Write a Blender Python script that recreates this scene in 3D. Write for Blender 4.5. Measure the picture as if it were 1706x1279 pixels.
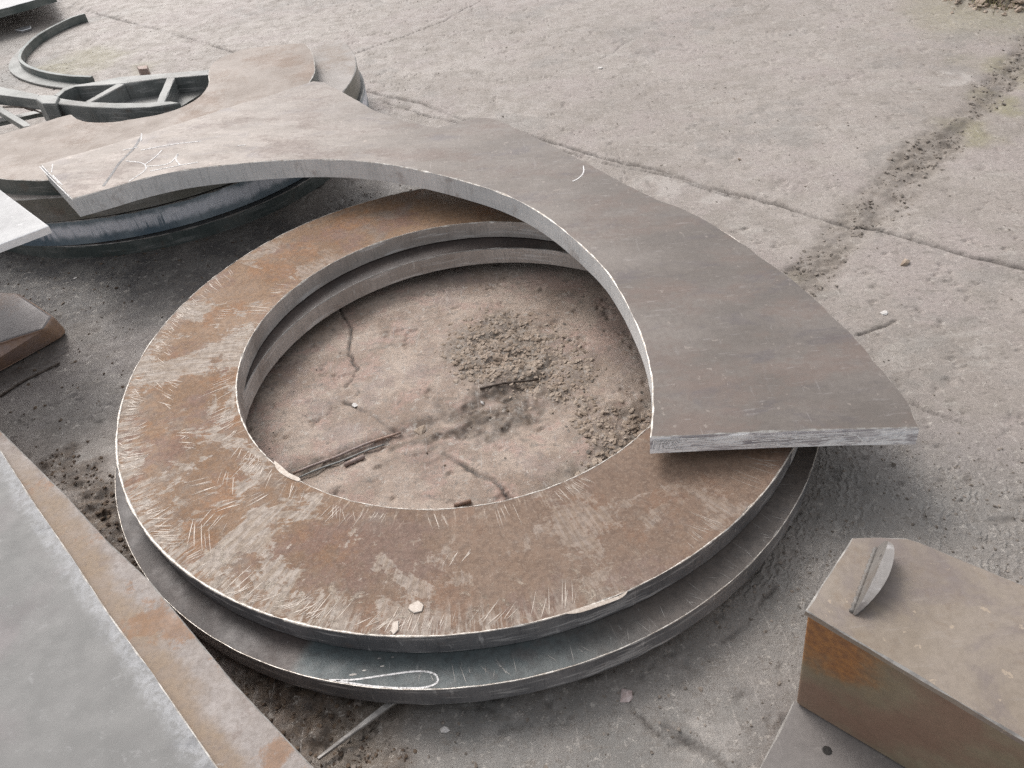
import bpy, math, random
import numpy as np
from mathutils import Matrix, Vector, noise as mnoise
from mathutils.geometry import tessellate_polygon
random.seed(7); rng = np.random.default_rng(11)
R = math.radians
for o in list(bpy.data.objects): bpy.data.objects.remove(o)
sc = bpy.context.scene
COL = sc.collection

# ------------------------------------------------------------------ camera
CAM_Z = 1.45
W0, H0, FPX = 1706.0, 1279.0, 1316.6
PITCH, ROLL = 0.7169, -0.1231
cam = bpy.data.cameras.new("camera"); camo = bpy.data.objects.new("camera", cam); COL.objects.link(camo)
cam.sensor_width = 36.0; cam.lens = FPX / W0 * 36.0; cam.clip_end = 500; cam.clip_start = 0.02
camo.matrix_world = Matrix.Translation((0, 0, CAM_Z)) @ Matrix.Rotation(math.pi/2 - PITCH, 4, 'X') @ Matrix.Rotation(ROLL, 4, 'Z')
sc.camera = camo
sc.render.resolution_x = 1024; sc.render.resolution_y = 768

# ------------------------------------------------------------------ light
SUN_EL, SUN_AZ = 48.0, -28.0        # azimuth clockwise from +Y: the light comes from behind and a little left
SKY, SUN = 0.15, 0.6
w = bpy.data.worlds.new("World"); sc.world = w; w.use_nodes = True
nt = w.node_tree; bg = nt.nodes['Background']
sky = nt.nodes.new('ShaderNodeTexSky'); sky.sky_type = 'NISHITA'; sky.sun_disc = False
sky.sun_elevation = R(SUN_EL); sky.sun_rotation = R(SUN_AZ); sky.dust_density = 4.0; sky.air_density = 1.0
hs = nt.nodes.new('ShaderNodeHueSaturation'); hs.inputs['Saturation'].default_value = 0.20
nt.links.new(sky.outputs[0], hs.inputs['Color']); nt.links.new(hs.outputs[0], bg.inputs[0])
bg.inputs[1].default_value = SKY
sl = bpy.data.lights.new("sun", 'SUN'); sl.energy = SUN; sl.angle = R(22); sl.color = (1, 0.92, 0.865)
so = bpy.data.objects.new("sun", sl); COL.objects.link(so)
az = R(SUN_AZ); el = R(SUN_EL)
to_sun = Vector((math.sin(az)*math.cos(el), math.cos(az)*math.cos(el), math.sin(el)))
so.rotation_euler = to_sun.to_track_quat('Z', 'Y').to_euler(); so.location = (0, 0, 8)
sc.view_settings.view_transform = 'Standard'; sc.view_settings.look = 'None'
sc.view_settings.exposure = 0.53; sc.view_settings.gamma = 1
sc.render.engine = 'CYCLES'; sc.cycles.use_denoising = False; sc.cycles.use_adaptive_sampling = False; sc.cycles.max_bounces = 6

# ------------------------------------------------------------------ geometry helpers
def at(px, py, z=0.0):
    """a point of the photograph placed on the horizontal plane z"""
    x = (px - W0/2)/FPX; y = -(py - H0/2)/FPX
    c, s = math.cos(ROLL), math.sin(ROLL); x, y = c*x - s*y, s*x + c*y
    cp, sp = math.cos(PITCH), math.sin(PITCH)
    dx, dy, dz = x, cp + y*sp, -sp + y*cp
    t = (CAM_Z - z)/-dz
    return (dx*t, dy*t)
def hz(h): return CAM_Z - 1.3*h
def smooth(pts, step=0.008, closed=False):
    """Catmull-Rom through points, resampled"""
    P = [np.array(p, float) for p in pts]; n = len(P); out = []
    rngi = range(n) if closed else range(n-1)
    for i in rngi:
        p1, p2 = P[i], P[(i+1) % n]
        p0 = P[i-1] if (closed or i > 0) else 2*p1 - p2
        p3 = P[(i+2) % n] if (closed or i+2 < n) else 2*p2 - p1
        k = max(1, int(np.linalg.norm(p2-p1)/step))
        for j in range(k):
            t = j/k
            out.append(tuple(0.5*((2*p1) + (-p0+p2)*t + (2*p0-5*p1+4*p2-p3)*t*t + (-p0+3*p1-3*p2+p3)*t**3)))
    if not closed: out.append(tuple(P[-1]))
    return out
def line(pts, step=0.02):
    out = []
    for a, b in zip(pts[:-1], pts[1:]):
        a = np.array(a, float); b = np.array(b, float); k = max(1, int(np.linalg.norm(b-a)/step))
        out += [tuple(a+(b-a)*j/k) for j in range(k)]
    return out + [tuple(pts[-1])]
def area(p): return 0.5*sum(p[i-1][0]*p[i][1]-p[i][0]*p[i-1][1] for i in range(len(p)))
def link(name, verts, faces, mats, idx=None, parent=None, smooth_sh=False, loc=None):
    me = bpy.data.meshes.new(name); me.from_pydata([tuple(v) for v in verts], [], [tuple(f) for f in faces])
    for m in (mats if isinstance(mats, (list, tuple)) else [mats]): me.materials.append(m)
    if idx is not None: me.polygons.foreach_set('material_index', idx)
    if smooth_sh: me.polygons.foreach_set('use_smooth', [True]*len(me.polygons))
    me.update()
    o = bpy.data.objects.new(name, me); COL.objects.link(o)
    if parent: o.parent = parent
    if loc: o.location = loc
    return o
def thing(name, label, cat, loc=(0, 0, 0), group=None):
    o = bpy.data.objects.new(name, None); COL.objects.link(o); o.location = loc
    o.empty_display_size = 0.1
    return tag(o, label, cat, group)
def tag(o, label, cat, group=None):
    o['label'] = label; o['category'] = cat
    if group: o['group'] = group
    return o
def local(pts, loc): return [(p[0]-loc[0], p[1]-loc[1]) for p in pts]
def nz(x, y, z=0.0): return mnoise.noise(Vector((x, y, z)))
def offset(poly, ds):
    n = len(poly); out = []
    for i in range(n):
        a, b, c = np.array(poly[i-1]), np.array(poly[i]), np.array(poly[(i+1) % n])
        e1 = b-a; e2 = c-b; e1 = e1/(np.linalg.norm(e1)+1e-9); e2 = e2/(np.linalg.norm(e2)+1e-9)
        n1 = np.array((-e1[1], e1[0])); n2 = np.array((-e2[1], e2[0])); m = n1+n2
        m = m/max(0.35, (m@m)/2) if (m@m) > 1e-6 else n1
        out.append(tuple(b+m*ds[i]))
    return out
def slab(name, outer, ztop, t, mats, bevel=0.0025, rough=0.8, holes=(), parent=None, origin=None, wob=0.0, under=None):
    """flat plate: face, cut side and an uneven worn rim. mats = (face, side, rim). ztop number or f(x,y)"""
    zf = ztop if callable(ztop) else (lambda x, y: ztop)
    loops = [list(outer) if area(outer) > 0 else list(outer)[::-1]] + [list(h) if area(h) < 0 else list(h)[::-1] for h in holes]
    verts, faces, idx = [], [], []; tops = []; bots = []; seed = random.random()*50
    base_n = 0; topidx = []; botidx = []
    for L in loops:
        n = len(L)
        if wob: L = offset(L, [wob*nz(p[0]*30+seed, p[1]*30) for p in L])
        bv = [bevel*(1+rough*2.2*nz(p[0]*22+seed, p[1]*22, 3)) for p in L]; bv = [max(bevel*0.25, b) for b in bv]
        ins = offset(L, bv)
        i0 = len(verts)
        verts += [(x, y, zf(x, y)) for x, y in ins]
        verts += [(x, y, zf(x, y)-b*0.8) for (x, y), b in zip(L, bv)]
        Lb = [under(x, y) for x, y in L] if under else L
        tf = t if callable(t) else (lambda x, y: t)
        verts += [(x, y, zf(x, y)-tf(x, y)) for x, y in Lb]
        for i in range(n):
            j = (i+1) % n
            faces.append((i0+j, i0+i, i0+n+i, i0+n+j)); idx.append(2)
            faces.append((i0+n+j, i0+n+i, i0+2*n+i, i0+2*n+j)); idx.append(1)
        tops.append([Vector((x, y, 0)) for x, y in ins]); bots.append([Vector((x, y, 0)) for x, y in Lb])
        topidx += list(range(i0, i0+n)); botidx += list(range(i0+2*n, i0+3*n))
    for tri in tessellate_polygon(tops):
        a, b, c = [topidx[k] for k in tri]
        va, vb, vc = verts[a], verts[b], verts[c]
        if (vb[0]-va[0])*(vc[1]-va[1])-(vb[1]-va[1])*(vc[0]-va[0]) < 0: b, c = c, b
        faces.append((a, b, c)); idx.append(0)
    for tri in tessellate_polygon(bots):
        a, b, c = [botidx[k] for k in tri]
        va, vb, vc = verts[a], verts[b], verts[c]
        if (vb[0]-va[0])*(vc[1]-va[1])-(vb[1]-va[1])*(vc[0]-va[0]) > 0: b, c = c, b
        faces.append((a, b, c)); idx.append(0)
    if origin: verts = [(x-origin[0], y-origin[1], z-origin[2]) for x, y, z in verts]
    o = link(name, verts, faces, mats, idx, parent)
    if origin and parent is None: o.location = origin
    return o
def tube(name, pts, rad, mat, parent=None, sides=6, seg_wob=0.0):
    """round bar along 3-D points; rad number or list"""
    P = [Vector(p) for p in pts]; n = len(P); verts = []; faces = []
    for i, p in enumerate(P):
        d = (P[min(i+1, n-1)]-P[max(i-1, 0)]).normalized()
        s = d.cross(Vector((0, 0, 1))); s = s.normalized() if s.length > 1e-4 else Vector((1, 0, 0)); u = s.cross(d)
        r = rad[i] if isinstance(rad, (list, tuple)) else rad
        for k in range(sides):
            a = 2*math.pi*k/sides; rr = r*(1+seg_wob*nz(i*1.7, k*2.3))
            verts.append(p+s*math.cos(a)*rr+u*math.sin(a)*rr)
    for i in range(n-1):
        for k in range(sides):
            l = (k+1) % sides; faces.append((i*sides+k, i*sides+l, (i+1)*sides+l, (i+1)*sides+k))
    faces.append(tuple(range(sides))[::-1]); faces.append(tuple((n-1)*sides+k for k in range(sides)))
    return link(name, verts, faces, mat, None, parent, True)
def ribbon_arrays(pts, w, z):
    """thin strip on a horizontal or tilted face (z number or function)"""
    zf = z if callable(z) else (lambda x, y: z)
    n = len(pts); V = []; F = []
    for i in range(n):
        a = np.array(pts[max(i-1, 0)]); b = np.array(pts[min(i+1, n-1)]); d = b-a; d = d/(np.linalg.norm(d)+1e-9); s = np.array((-d[1], d[0]))
        ww = w[i] if isinstance(w, (list, tuple, np.ndarray)) else w
        for sg in (-1, 1):
            q = np.array(pts[i])+s*ww*0.5*sg; V.append((q[0], q[1], zf(q[0], q[1])))
    for i in range(n-1): F.append((2*i+1, 2*i, 2*i+2, 2*i+3))
    return V, F
def strips(name, lst, mat, parent=None, loc=(0, 0, 0)):
    V = []; F = []
    for pts, w, z in lst:
        v, f = ribbon_arrays(pts, w, z); k = len(V); V += v; F += [tuple(q+k for q in g) for g in f]
    V = [(a-loc[0], b-loc[1], c-loc[2]) for a, b, c in V]
    return link(name, V, F, mat, None, parent)

# ------------------------------------------------------------------ node helpers
class G:
    def __init__(s, name):
        s.m = bpy.data.materials.new(name); s.m.use_nodes = True; s.t = s.m.node_tree; s.b = s.t.nodes['Principled BSDF']
    def n(s, typ, **kw):
        nd = s.t.nodes.new('ShaderNode'+typ)
        for k, v in kw.items():
            if k in nd.inputs: s.put(nd, k, v)
            else: setattr(nd, k, v)
        return nd
    def put(s, nd, k, v):
        i = nd.inputs[k]
        if hasattr(v, 'links') or isinstance(v, bpy.types.NodeSocket): s.t.links.new(v, i)
        elif isinstance(v, (tuple, list)) and len(v) == 3 and i.type == 'RGBA': i.default_value = (*v, 1)
        else: i.default_value = v
    def co(s): return s.n('TexCoord').outputs['Object']
    def geo(s): return s.n('NewGeometry').outputs['Position']
    def mp(s, v, scale=(1, 1, 1), rot=(0, 0, 0), loc=(0, 0, 0)):
        nd = s.n('Mapping'); s.put(nd, 'Vector', v); nd.inputs['Scale'].default_value = scale; nd.inputs['Rotation'].default_value = rot; nd.inputs['Location'].default_value = loc
        return nd.outputs[0]
    def noise(s, v, scale, detail=4, rough=0.55, dist=0.0):
        nd = s.n('TexNoise'); s.put(nd, 'Vector', v); nd.inputs['Scale'].default_value = scale; nd.inputs['Detail'].default_value = detail
        nd.inputs['Roughness'].default_value = rough; nd.inputs['Distortion'].default_value = dist
        return nd.outputs['Fac']
    def ramp(s, f, a, b, lo=0.0, hi=1.0, smooth=True):
        nd = s.n('MapRange'); nd.interpolation_type = 'SMOOTHSTEP' if smooth else 'LINEAR'
        s.put(nd, 'Value', f); nd.inputs['From Min'].default_value = a; nd.inputs['From Max'].default_value = b
        nd.inputs['To Min'].default_value = lo; nd.inputs['To Max'].default_value = hi
        return nd.outputs[0]
    def math(s, op, a, b=None, c=None):
        nd = s.n('Math'); nd.operation = op; s.put(nd, 0, a)
        if b is not None: s.put(nd, 1, b)
        if c is not None: s.put(nd, 2, c)
        return nd.outputs[0]
    def mul(s, a, b): return s.math('MULTIPLY', a, b)
    def add(s, a, b): return s.math('ADD', a, b)
    def mix(s, f, a, b, mode='MIX'):
        nd = s.n('Mix'); nd.data_type = 'RGBA'; nd.blend_type = mode
        for i, v in ((0, f), (6, a), (7, b)):
            so_ = nd.inputs[i]
            if isinstance(v, bpy.types.NodeSocket): s.t.links.new(v, so_)
            elif isinstance(v, (tuple, list)): so_.default_value = (*v, 1)
            else: so_.default_value = v
        return nd.outputs[2]
    def attr(s, name): nd = s.n('Attribute'); nd.attribute_name = name; return nd.outputs['Fac']
    def bump(s, h, dist, strength=1.0, normal=None):
        nd = s.n('Bump'); s.put(nd, 'Height', h); nd.inputs['Distance'].default_value = dist; nd.inputs['Strength'].default_value = strength
        if normal is not None: s.put(nd, 'Normal', normal)
        return nd.outputs[0]
    def out(s, col=None, rough=None, metal=None, nrm=None, spec=None):
        for k, v in (('Base Color', col), ('Roughness', rough), ('Metallic', metal), ('Normal', nrm), ('Specular IOR Level', spec)):
            if v is not None: s.put(s.b, k, v)
        return s.m

def m_concrete():
    g = G('concrete'); p = g.geo()
    big = g.noise(p, 1.1, 5, .6); med = g.noise(p, 6, 7, .68); fine = g.noise(p, 70, 6, .75); vf = g.noise(p, 330, 3, .75)
    c = g.mix(g.ramp(big, .38, .62), (.312, .268, .236), (.385, .338, .302))
    c = g.mix(g.ramp(med, .46, .60, 0, .5), c, (.262, .230, .198))
    c = g.mix(g.ramp(g.noise(g.mp(p, (1, 2.6, 1), (0, 0, .4)), 2.3, 8, .75, .7), .55, .62, 0, .45), c, (.43, .395, .355))
    pink = g.noise(g.mp(p, loc=(3, 5, 0)), 1.8, 6, .68)
    c = g.mix(g.ramp(pink, .48, .6, 0, .65), c, (.355, .300, .278))
    c = g.mix(g.ramp(g.noise(g.mp(p, loc=(13, 2, 0)), 1.5, 7, .7), .54, .61, 0, .5), c, (.235, .215, .195))
    tan = g.attr('tan')
    tcol = g.mix(g.ramp(g.noise(p, 4.5, 8, .7), .42, .58), (.285, .205, .155), (.43, .335, .268))
    tcol = g.mix(g.ramp(g.noise(g.mp(p, loc=(9, 1, 0)), 5.5, 7, .7), .5, .57, 0, .6), tcol, (.42, .275, .225))
    tcol = g.mix(g.ramp(g.noise(g.mp(p, loc=(2, 11, 0)), 3.5, 8, .75), .54, .6, 0, .5), tcol, (.26, .19, .17))
    c = g.mix(tan, c, tcol)
    c = g.mix(g.attr('grey'), c, g.mix(g.ramp(med, .4, .6), (.155, .152, .142), (.245, .232, .215)))
    c = g.mix(g.attr('wet'), c, g.mix(g.ramp(g.noise(p, 9, 7, .75), .42, .6), (.062, .060, .062), (.145, .138, .13)))
    c = g.mix(g.attr('soil'), c, g.mix(g.ramp(g.noise(p, 45, 5, .7), .35, .65), (.045, .030, .020), (.16, .115, .08)))
    c = g.mix(g.attr('moss'), c, (.25, .225, .12))
    c = g.mix(g.mul(g.attr('rub'), .85), c, g.mix(g.ramp(fine, .35, .65), (.13, .105, .08), (.29, .245, .20)))
    c = g.mix(g.mul(g.attr('pale'), g.ramp(fine, .4, .55, .3, 1)), c, (.52, .48, .44))
    # aggregate speckle, chips, scuffs, drag marks with hard edges
    c = g.mix(g.ramp(g.noise(g.mp(p, (1, 2.2, 1), (0, 0, .9)), 15, 7, .82, .8), .565, .60, 0, .55), c, (.18, .155, .13))
    c = g.mix(g.ramp(g.noise(p, 40, 5, .85, .4), .575, .605, 0, .6), c, (.14, .118, .10))
    c = g.mix(g.ramp(g.noise(g.mp(p, loc=(4, 4, 4)), 38, 5, .85), .58, .61, 0, .6), c, (.50, .46, .41))
    c = g.mix(g.ramp(g.noise(g.mp(p, (1, 14, 1), (0, 0, .62)), 9, 5, .8, .2), .60, .625, 0, .45), c, (.19, .165, .14))
    c = g.mix(g.ramp(g.noise(g.mp(p, (13, 1, 1), (0, 0, .3), (5, 5, 5)), 8, 5, .8, .25), .61, .64, 0, .5), c, (.48, .44, .40))
    c = g.mix(g.ramp(fine, .42, .62, .0, .30), c, (.15, .13, .112))
    c = g.mix(g.ramp(vf, .45, .7, 0, .35), c, (.10, .088, .075))
    c = g.mix(g.ramp(vf, .42, .28, 0, .25), c, (.62, .57, .52))
    c = g.mix(g.attr('crack'), c, (.055, .045, .038))
    wv = g.n('TexWave'); g.put(wv, 'Vector', g.mp(p, rot=(0, 0, R(27)))); wv.inputs['Scale'].default_value = 17; wv.inputs['Distortion'].default_value = 9; wv.inputs['Detail'].default_value = 5; wv.inputs['Detail Scale'].default_value = 2.4
    broom = g.mul(g.mul(wv.outputs['Fac'], g.ramp(g.noise(p, 13, 5, .7), .42, .58)), g.attr('broom'))
    c = g.mix(g.mul(g.ramp(broom, .15, .8), .3), c, (.36, .34, .315))
    n1 = g.bump(g.add(g.add(g.mul(med, .12), g.mul(fine, .35)), g.mul(vf, .13)), .009, .62)
    n2 = g.bump(broom, .004, .7, n1)
    rg = g.ramp(g.noise(p, 12, 5, .7), .3, .7, .5, .75)
    return g.out(c, rg, 0, n2, .5)
def m_rock():
    g = G('rubble_stone'); p = g.geo(); r = g.n('ObjectInfo')
    f = g.noise(p, 55, 3, .6); f2 = g.noise(p, 7, 2)
    c = g.mix(g.ramp(f, .35, .65), (.23, .175, .13), (.40, .325, .26)); c = g.mix(g.ramp(f2, .5, .7, 0, .5), c, (.32, .235, .175))
    return g.out(c, .85, 0, g.bump(g.noise(p, 300, 4, .7), .002, .6))
def m_dirt(name, a, b):
    g = G(name); p = g.geo(); c = g.mix(g.ramp(g.noise(p, 60, 3, .6), .35, .65), a, b)
    return g.out(c, .9, 0)

def steel_face(name, a, b, rust, rust_lo=.5, rust_hi=.65, rust_amt=.8, metal=.35, rough=(.38, .55), scuff=(.5, .47, .44), scuff_amt=.35, stretch=(1, 1, 1), rot=0, seed=0, dark=(.08, .07, .065), dark_amt=.3):
    g = G(name); p = g.mp(g.co(), loc=(seed*1.7, seed*.9, seed))
    ps = g.mp(p, stretch, (0, 0, rot))
    big = g.noise(ps, 2.2, 6, .62); med = g.noise(ps, 9, 6, .65); fine = g.noise(p, 70, 5, .7)
    c = g.mix(g.ramp(big, .36, .64), a, b)
    rm = g.mul(g.ramp(g.add(g.mul(g.noise(g.mp(ps, loc=(5, 2, 1)), 3.1, 7, .68), .75), g.mul(fine, .25)), rust_lo, rust_hi), rust_amt)
    c = g.mix(rm, c, rust)
    c = g.mix(g.mul(g.ramp(g.noise(g.mp(ps, loc=(1, 8, 3)), 5, 7, .7, .5), .52, .68), dark_amt), c, dark)
    c = g.mix(g.mul(g.ramp(g.noise(g.mp(p, (1, 6, 1), (0, 0, .5)), 14, 7, .75, .3), .575, .66), scuff_amt), c, scuff)
    c = g.mix(g.mul(g.ramp(g.noise(g.mp(p, (9, 1, 1), (0, 0, -.3), (3, 3, 3)), 12, 7, .75, .3), .60, .66), scuff_amt*.8), c, scuff)
    c = g.mix(g.ramp(fine, .35, .7, 0, .22), c, tuple(v*.45 for v in a))
    # sparse small spots
    c = g.mix(g.ramp(g.noise(p, 48, 3, .6), .67, .70, 0, .6), c, tuple(min(1, v*1.9) for v in a))
    rg = g.add(g.ramp(med, .3, .7, rough[0], rough[1]), g.mul(rm, .12))
    mt = g.math('SUBTRACT', metal, g.mul(rm, metal))
    nb = g.bump(g.add(g.mul(fine, .5), g.mul(med, .5)), .0018, .5)
    nb = g.bump(big, .012, .25, nb)
    return g.out(c, rg, mt, nb)
def m_ring_face():
    g = G('rusty_scraped_steel'); p = g.co()
    sep = g.n('SeparateXYZ'); g.put(sep, 'Vector', p)
    flat = g.n('CombineXYZ'); g.put(flat, 'X', sep.outputs[0]); g.put(flat, 'Y', sep.outputs[1])
    vl = g.n('VectorMath'); vl.operation = 'LENGTH'; g.put(vl, 0, flat.outputs[0]); r = vl.outputs['Value']
    vn = g.n('VectorMath'); vn.operation = 'NORMALIZE'; g.put(vn, 0, flat.outputs[0]); d = vn.outputs[0]
    def dirw(x, y, lo, hi):
        nd = g.n('VectorMath'); nd.operation = 'DOT_PRODUCT'; g.put(nd, 0, d); nd.inputs[1].default_value = (x, y, 0)
        return g.ramp(nd.outputs['Value'], lo, hi)
    # radial stretched coordinates (a little slanted)
    sc_ = g.n('VectorMath'); sc_.operation = 'SCALE'; g.put(sc_, 0, d); sc_.inputs['Scale'].default_value = 1.0
    cmb = g.n('CombineXYZ'); g.put(cmb, 'Z', g.mul(r, .16)); ad = g.n('VectorMath'); ad.operation = 'ADD'; g.put(ad, 0, sc_.outputs[0]); g.put(ad, 1, cmb.outputs[0]); pr = ad.outputs[0]
    outd = g.math('SUBTRACT', .91, r); ind = g.math('SUBTRACT', r, .604)
    big = g.noise(p, 2.6, 6, .62); med = g.noise(p, 9, 6, .65); fine = g.noise(p, 75, 5, .7)
    c = g.mix(g.ramp(big, .36, .64), (.200, .112, .058), (.275, .168, .098))
    c = g.mix(g.ramp(g.noise(g.mp(p, loc=(3, 1, 0)), 6, 6, .66), .52, .60, 0, .6), c, (.27, .125, .05))
    c = g.mix(g.ramp(g.noise(g.mp(p, loc=(7, 2, 0)), 4.3, 7, .72), .5, .6, 0, .7), c, (.19, .105, .08))
    c = g.mix(g.mul(dirw(.75, -.66, -.2, .8), .55), c, (.165, .125, .105))
    c = g.mix(g.ramp(g.noise(g.mp(p, loc=(1, 9, 0)), 5.2, 6, .7), .54, .68, 0, .6), c, (.20, .17, .145))
    left = dirw(-.94, -.34, .05, .75)
    front = dirw(-.35, -.94, .1, .75)
    lw = g.math('MAXIMUM', left, g.mul(front, .45))
    # scraped pale patches in the middle of the band, ragged and stroked
    strk = g.noise(pr, 34, 6, .72, .15)
    strk2 = g.noise(g.mp(pr, loc=(2, 3, 4)), 95, 4, .7, .1)
    cross = g.noise(g.mp(p, (1, 7, 1), (0, 0, .35)), 13, 7, .72, .4)
    patch = g.noise(g.mp(p, loc=(2, 6, 0)), 3.4, 5, .6)
    pm = g.mul(g.ramp(g.add(g.mul(g.noise(g.mp(p, loc=(2, 6, 0)), 5.2, 8, .74, .5), .85), g.mul(g.math('MAXIMUM', strk, cross), .34)), .632, .655), g.add(g.mul(lw, .9), .08))
    c = g.mix(pm, c, g.mix(g.ramp(strk2, .4, .6), (.30, .235, .18), (.42, .36, .31)))
    # strokes running in from the outer rim and from the inner rim
    ow = g.mul(g.ramp(g.add(outd, g.mul(g.noise(pr, 9, 3, .6), .16)), .17, .075), g.add(g.mul(dirw(-.72, -.69, .25, .85), .8), .05))
    c = g.mix(g.mul(g.ramp(strk, .49, .56), ow), c, (.40, .345, .29))
    c = g.mix(g.mul(g.ramp(strk2, .52, .58), ow), c, (.44, .39, .34))
    iw = g.mul(g.ramp(g.add(ind, g.mul(g.noise(pr, 7, 3, .6), .16)), .16, .08), g.add(g.mul(dirw(-.8, -.6, 0, .8), .7), .05))
    c = g.mix(g.mul(g.ramp(g.math('MAXIMUM', strk, strk2), .57, .66), iw), c, (.50, .41, .33))
    # spatter crust near the front
    cr = g.mul(g.ramp(g.noise(p, 26, 6, .8, .6), .54, .64), g.mul(dirw(-.25, -.97, .72, .97), g.ramp(outd, .16, .05)))
    c = g.mix(cr, c, (.43, .37, .30))
    c = g.mix(g.ramp(fine, .42, .62, 0, .4), c, (.085, .055, .04))
    c = g.mix(g.ramp(g.noise(p, 220, 3, .75), .5, .7, 0, .4), c, (.36, .29, .23))
    rg = g.ramp(med, .3, .7, .58, .75)
    nb = g.bump(g.add(g.mul(fine, .5), g.add(g.mul(strk2, .3), g.mul(cr, .8))), .0022, .6)
    return g.out(c, rg, .0, nb, .35)
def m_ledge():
    g = G('mill_scale_painted_shadow'); p = g.co()
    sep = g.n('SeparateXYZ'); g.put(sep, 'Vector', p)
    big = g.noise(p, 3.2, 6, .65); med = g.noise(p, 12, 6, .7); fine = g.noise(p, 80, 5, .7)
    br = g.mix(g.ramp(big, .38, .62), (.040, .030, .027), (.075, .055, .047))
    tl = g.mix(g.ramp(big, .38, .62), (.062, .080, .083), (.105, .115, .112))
    # cast shadow's slanting edge painted in: blackish brown left, bluish scale front, brown right
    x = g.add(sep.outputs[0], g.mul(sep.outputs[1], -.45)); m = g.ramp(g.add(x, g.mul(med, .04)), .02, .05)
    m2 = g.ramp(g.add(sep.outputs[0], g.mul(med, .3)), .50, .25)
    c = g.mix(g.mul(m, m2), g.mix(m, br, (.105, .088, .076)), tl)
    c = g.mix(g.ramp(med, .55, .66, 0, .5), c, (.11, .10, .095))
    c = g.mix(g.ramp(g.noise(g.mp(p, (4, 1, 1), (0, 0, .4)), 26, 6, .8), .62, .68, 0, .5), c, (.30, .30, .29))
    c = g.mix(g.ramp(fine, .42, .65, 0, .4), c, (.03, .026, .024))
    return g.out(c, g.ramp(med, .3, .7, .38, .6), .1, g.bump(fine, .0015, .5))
def m_cut(name, a, b, scale=1.0, scuff=(.7, .68, .66), amt=.4, rough=(.3, .5), metal=.55, seed=0):
    """flame-cut side: fine upright drag lines"""
    g = G(name); p = g.mp(g.co(), loc=(seed, seed*.7, 0))
    drag = g.noise(g.mp(p, (1, 1, .06)), 170*scale, 4, .7); big = g.noise(p, 5, 5, .6); lay = g.noise(g.mp(p, (.25, .25, 3)), 26, 5, .65)
    c = g.mix(g.ramp(big, .36, .64), a, b)
    c = g.mix(g.mul(g.ramp(drag, .5, .68), .35), c, tuple(v*.4 for v in a))
    c = g.mix(g.mul(g.ramp(lay, .53, .66), amt), c, scuff)
    c = g.mix(g.mul(g.ramp(g.noise(g.mp(p, (1, 1, .35)), 30, 6, .75), .6, .7), amt), c, scuff)
    c = g.mix(g.ramp(g.noise(p, 11, 5, .7), .55, .7, 0, .35), c, (.15, .09, .06))
    return g.out(c, g.ramp(lay, .3, .7, rough[0], rough[1]), metal, g.bump(g.add(g.mul(drag, .7), g.mul(lay, .5)), .0022, .6))
def m_plain(name, a, b, rough=.45, metal=.5, sc_=40, bmp=.001):
    g = G(name); p = g.co(); f = g.noise(p, sc_, 4, .65)
    return g.out(g.mix(g.ramp(f, .35, .65), a, b), rough, metal, g.bump(f, bmp, .6))
def m_scale():
    """blued flame-cut side with white scale"""
    g = G('blued_steel_edge'); p = g.co()
    sep = g.n('SeparateXYZ'); g.put(sep, 'Vector', p)
    drag = g.noise(g.mp(p, (1, 1, .07)), 120, 4, .7); big = g.noise(p, 3.2, 5, .6)
    c = g.mix(g.ramp(big, .38, .62), (.13, .18, .22), (.28, .33, .36))
    hgt = g.add(sep.outputs[2], g.mul(g.math('SUBTRACT', g.noise(p, 14, 5, .7), .5), .06))
    band = g.mul(g.ramp(hgt, .018, .045), g.ramp(hgt, .090, .065))
    c = g.mix(g.mul(band, g.ramp(g.add(g.mul(big, .5), g.mul(drag, .5)), .38, .50)), c, (.80, .81, .86))
    c = g.mix(g.mul(g.ramp(drag, .5, .7), .3), c, (.05, .05, .06))
    return g.out(c, .38, .1, g.bump(drag, .002, .6))

M = {}
M['concrete'] = m_concrete()
M['rock'] = m_rock()
M['grit'] = m_dirt('dark_grit', (.10, .085, .07), (.28, .24, .205))
M['clod'] = m_dirt('dull_clod', (.13, .105, .085), (.25, .21, .175))
M['soil'] = m_dirt('brown_soil_crumb', (.06, .04, .028), (.16, .115, .08))
M['ring'] = m_ring_face()
M['ring2'] = steel_face('mill_scale_steel', (.045, .048, .048), (.085, .078, .072), (.10, .065, .05), .5, .62, .7, .12, (.45, .6), seed=3, scuff_amt=.5, scuff=(.40, .41, .41))
M['arc'] = steel_face('grey_brown_plate_steel', (.170, .146, .128), (.228, .198, .176), (.195, .140, .115), .47, .62, .65, .4, (.4, .52), seed=5, scuff=(.42, .39, .375), scuff_amt=.3, stretch=(1, 2.2, 1), rot=.5, dark=(.125, .11, .118), dark_amt=.5)
M['side'] = m_cut('flame_cut_edge', (.15, .15, .155), (.27, .26, .26), amt=.55, metal=.35)
M['side_in'] = m_cut('flame_cut_inner_edge', (.36, .32, .29), (.50, .455, .42), amt=.6, seed=4, metal=.1)
M['edge_glint'] = m_cut('painted_glint_edge', (.46, .45, .44), (.74, .72, .70), amt=.8, seed=9, metal=.15, rough=(.25, .4), scuff=(.85, .84, .82))
M['side_arc'] = m_cut('plate_inner_edge', (.62, .63, .63), (.76, .76, .75), amt=.3, seed=8, metal=.15, rough=(.35, .5))
M['side_dark'] = m_cut('dull_green_grey_edge', (.085, .105, .10), (.16, .175, .165), amt=.15, seed=2, metal=.3)
M['side_olive'] = m_cut('olive_grey_edge', (.20, .195, .165), (.29, .28, .26), amt=.2, seed=6, metal=.25)
M['blue'] = m_scale()
M['rim'] = m_plain('bright_worn_rim', (.42, .37, .32), (.80, .76, .70), .35, .55, 60)
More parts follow.
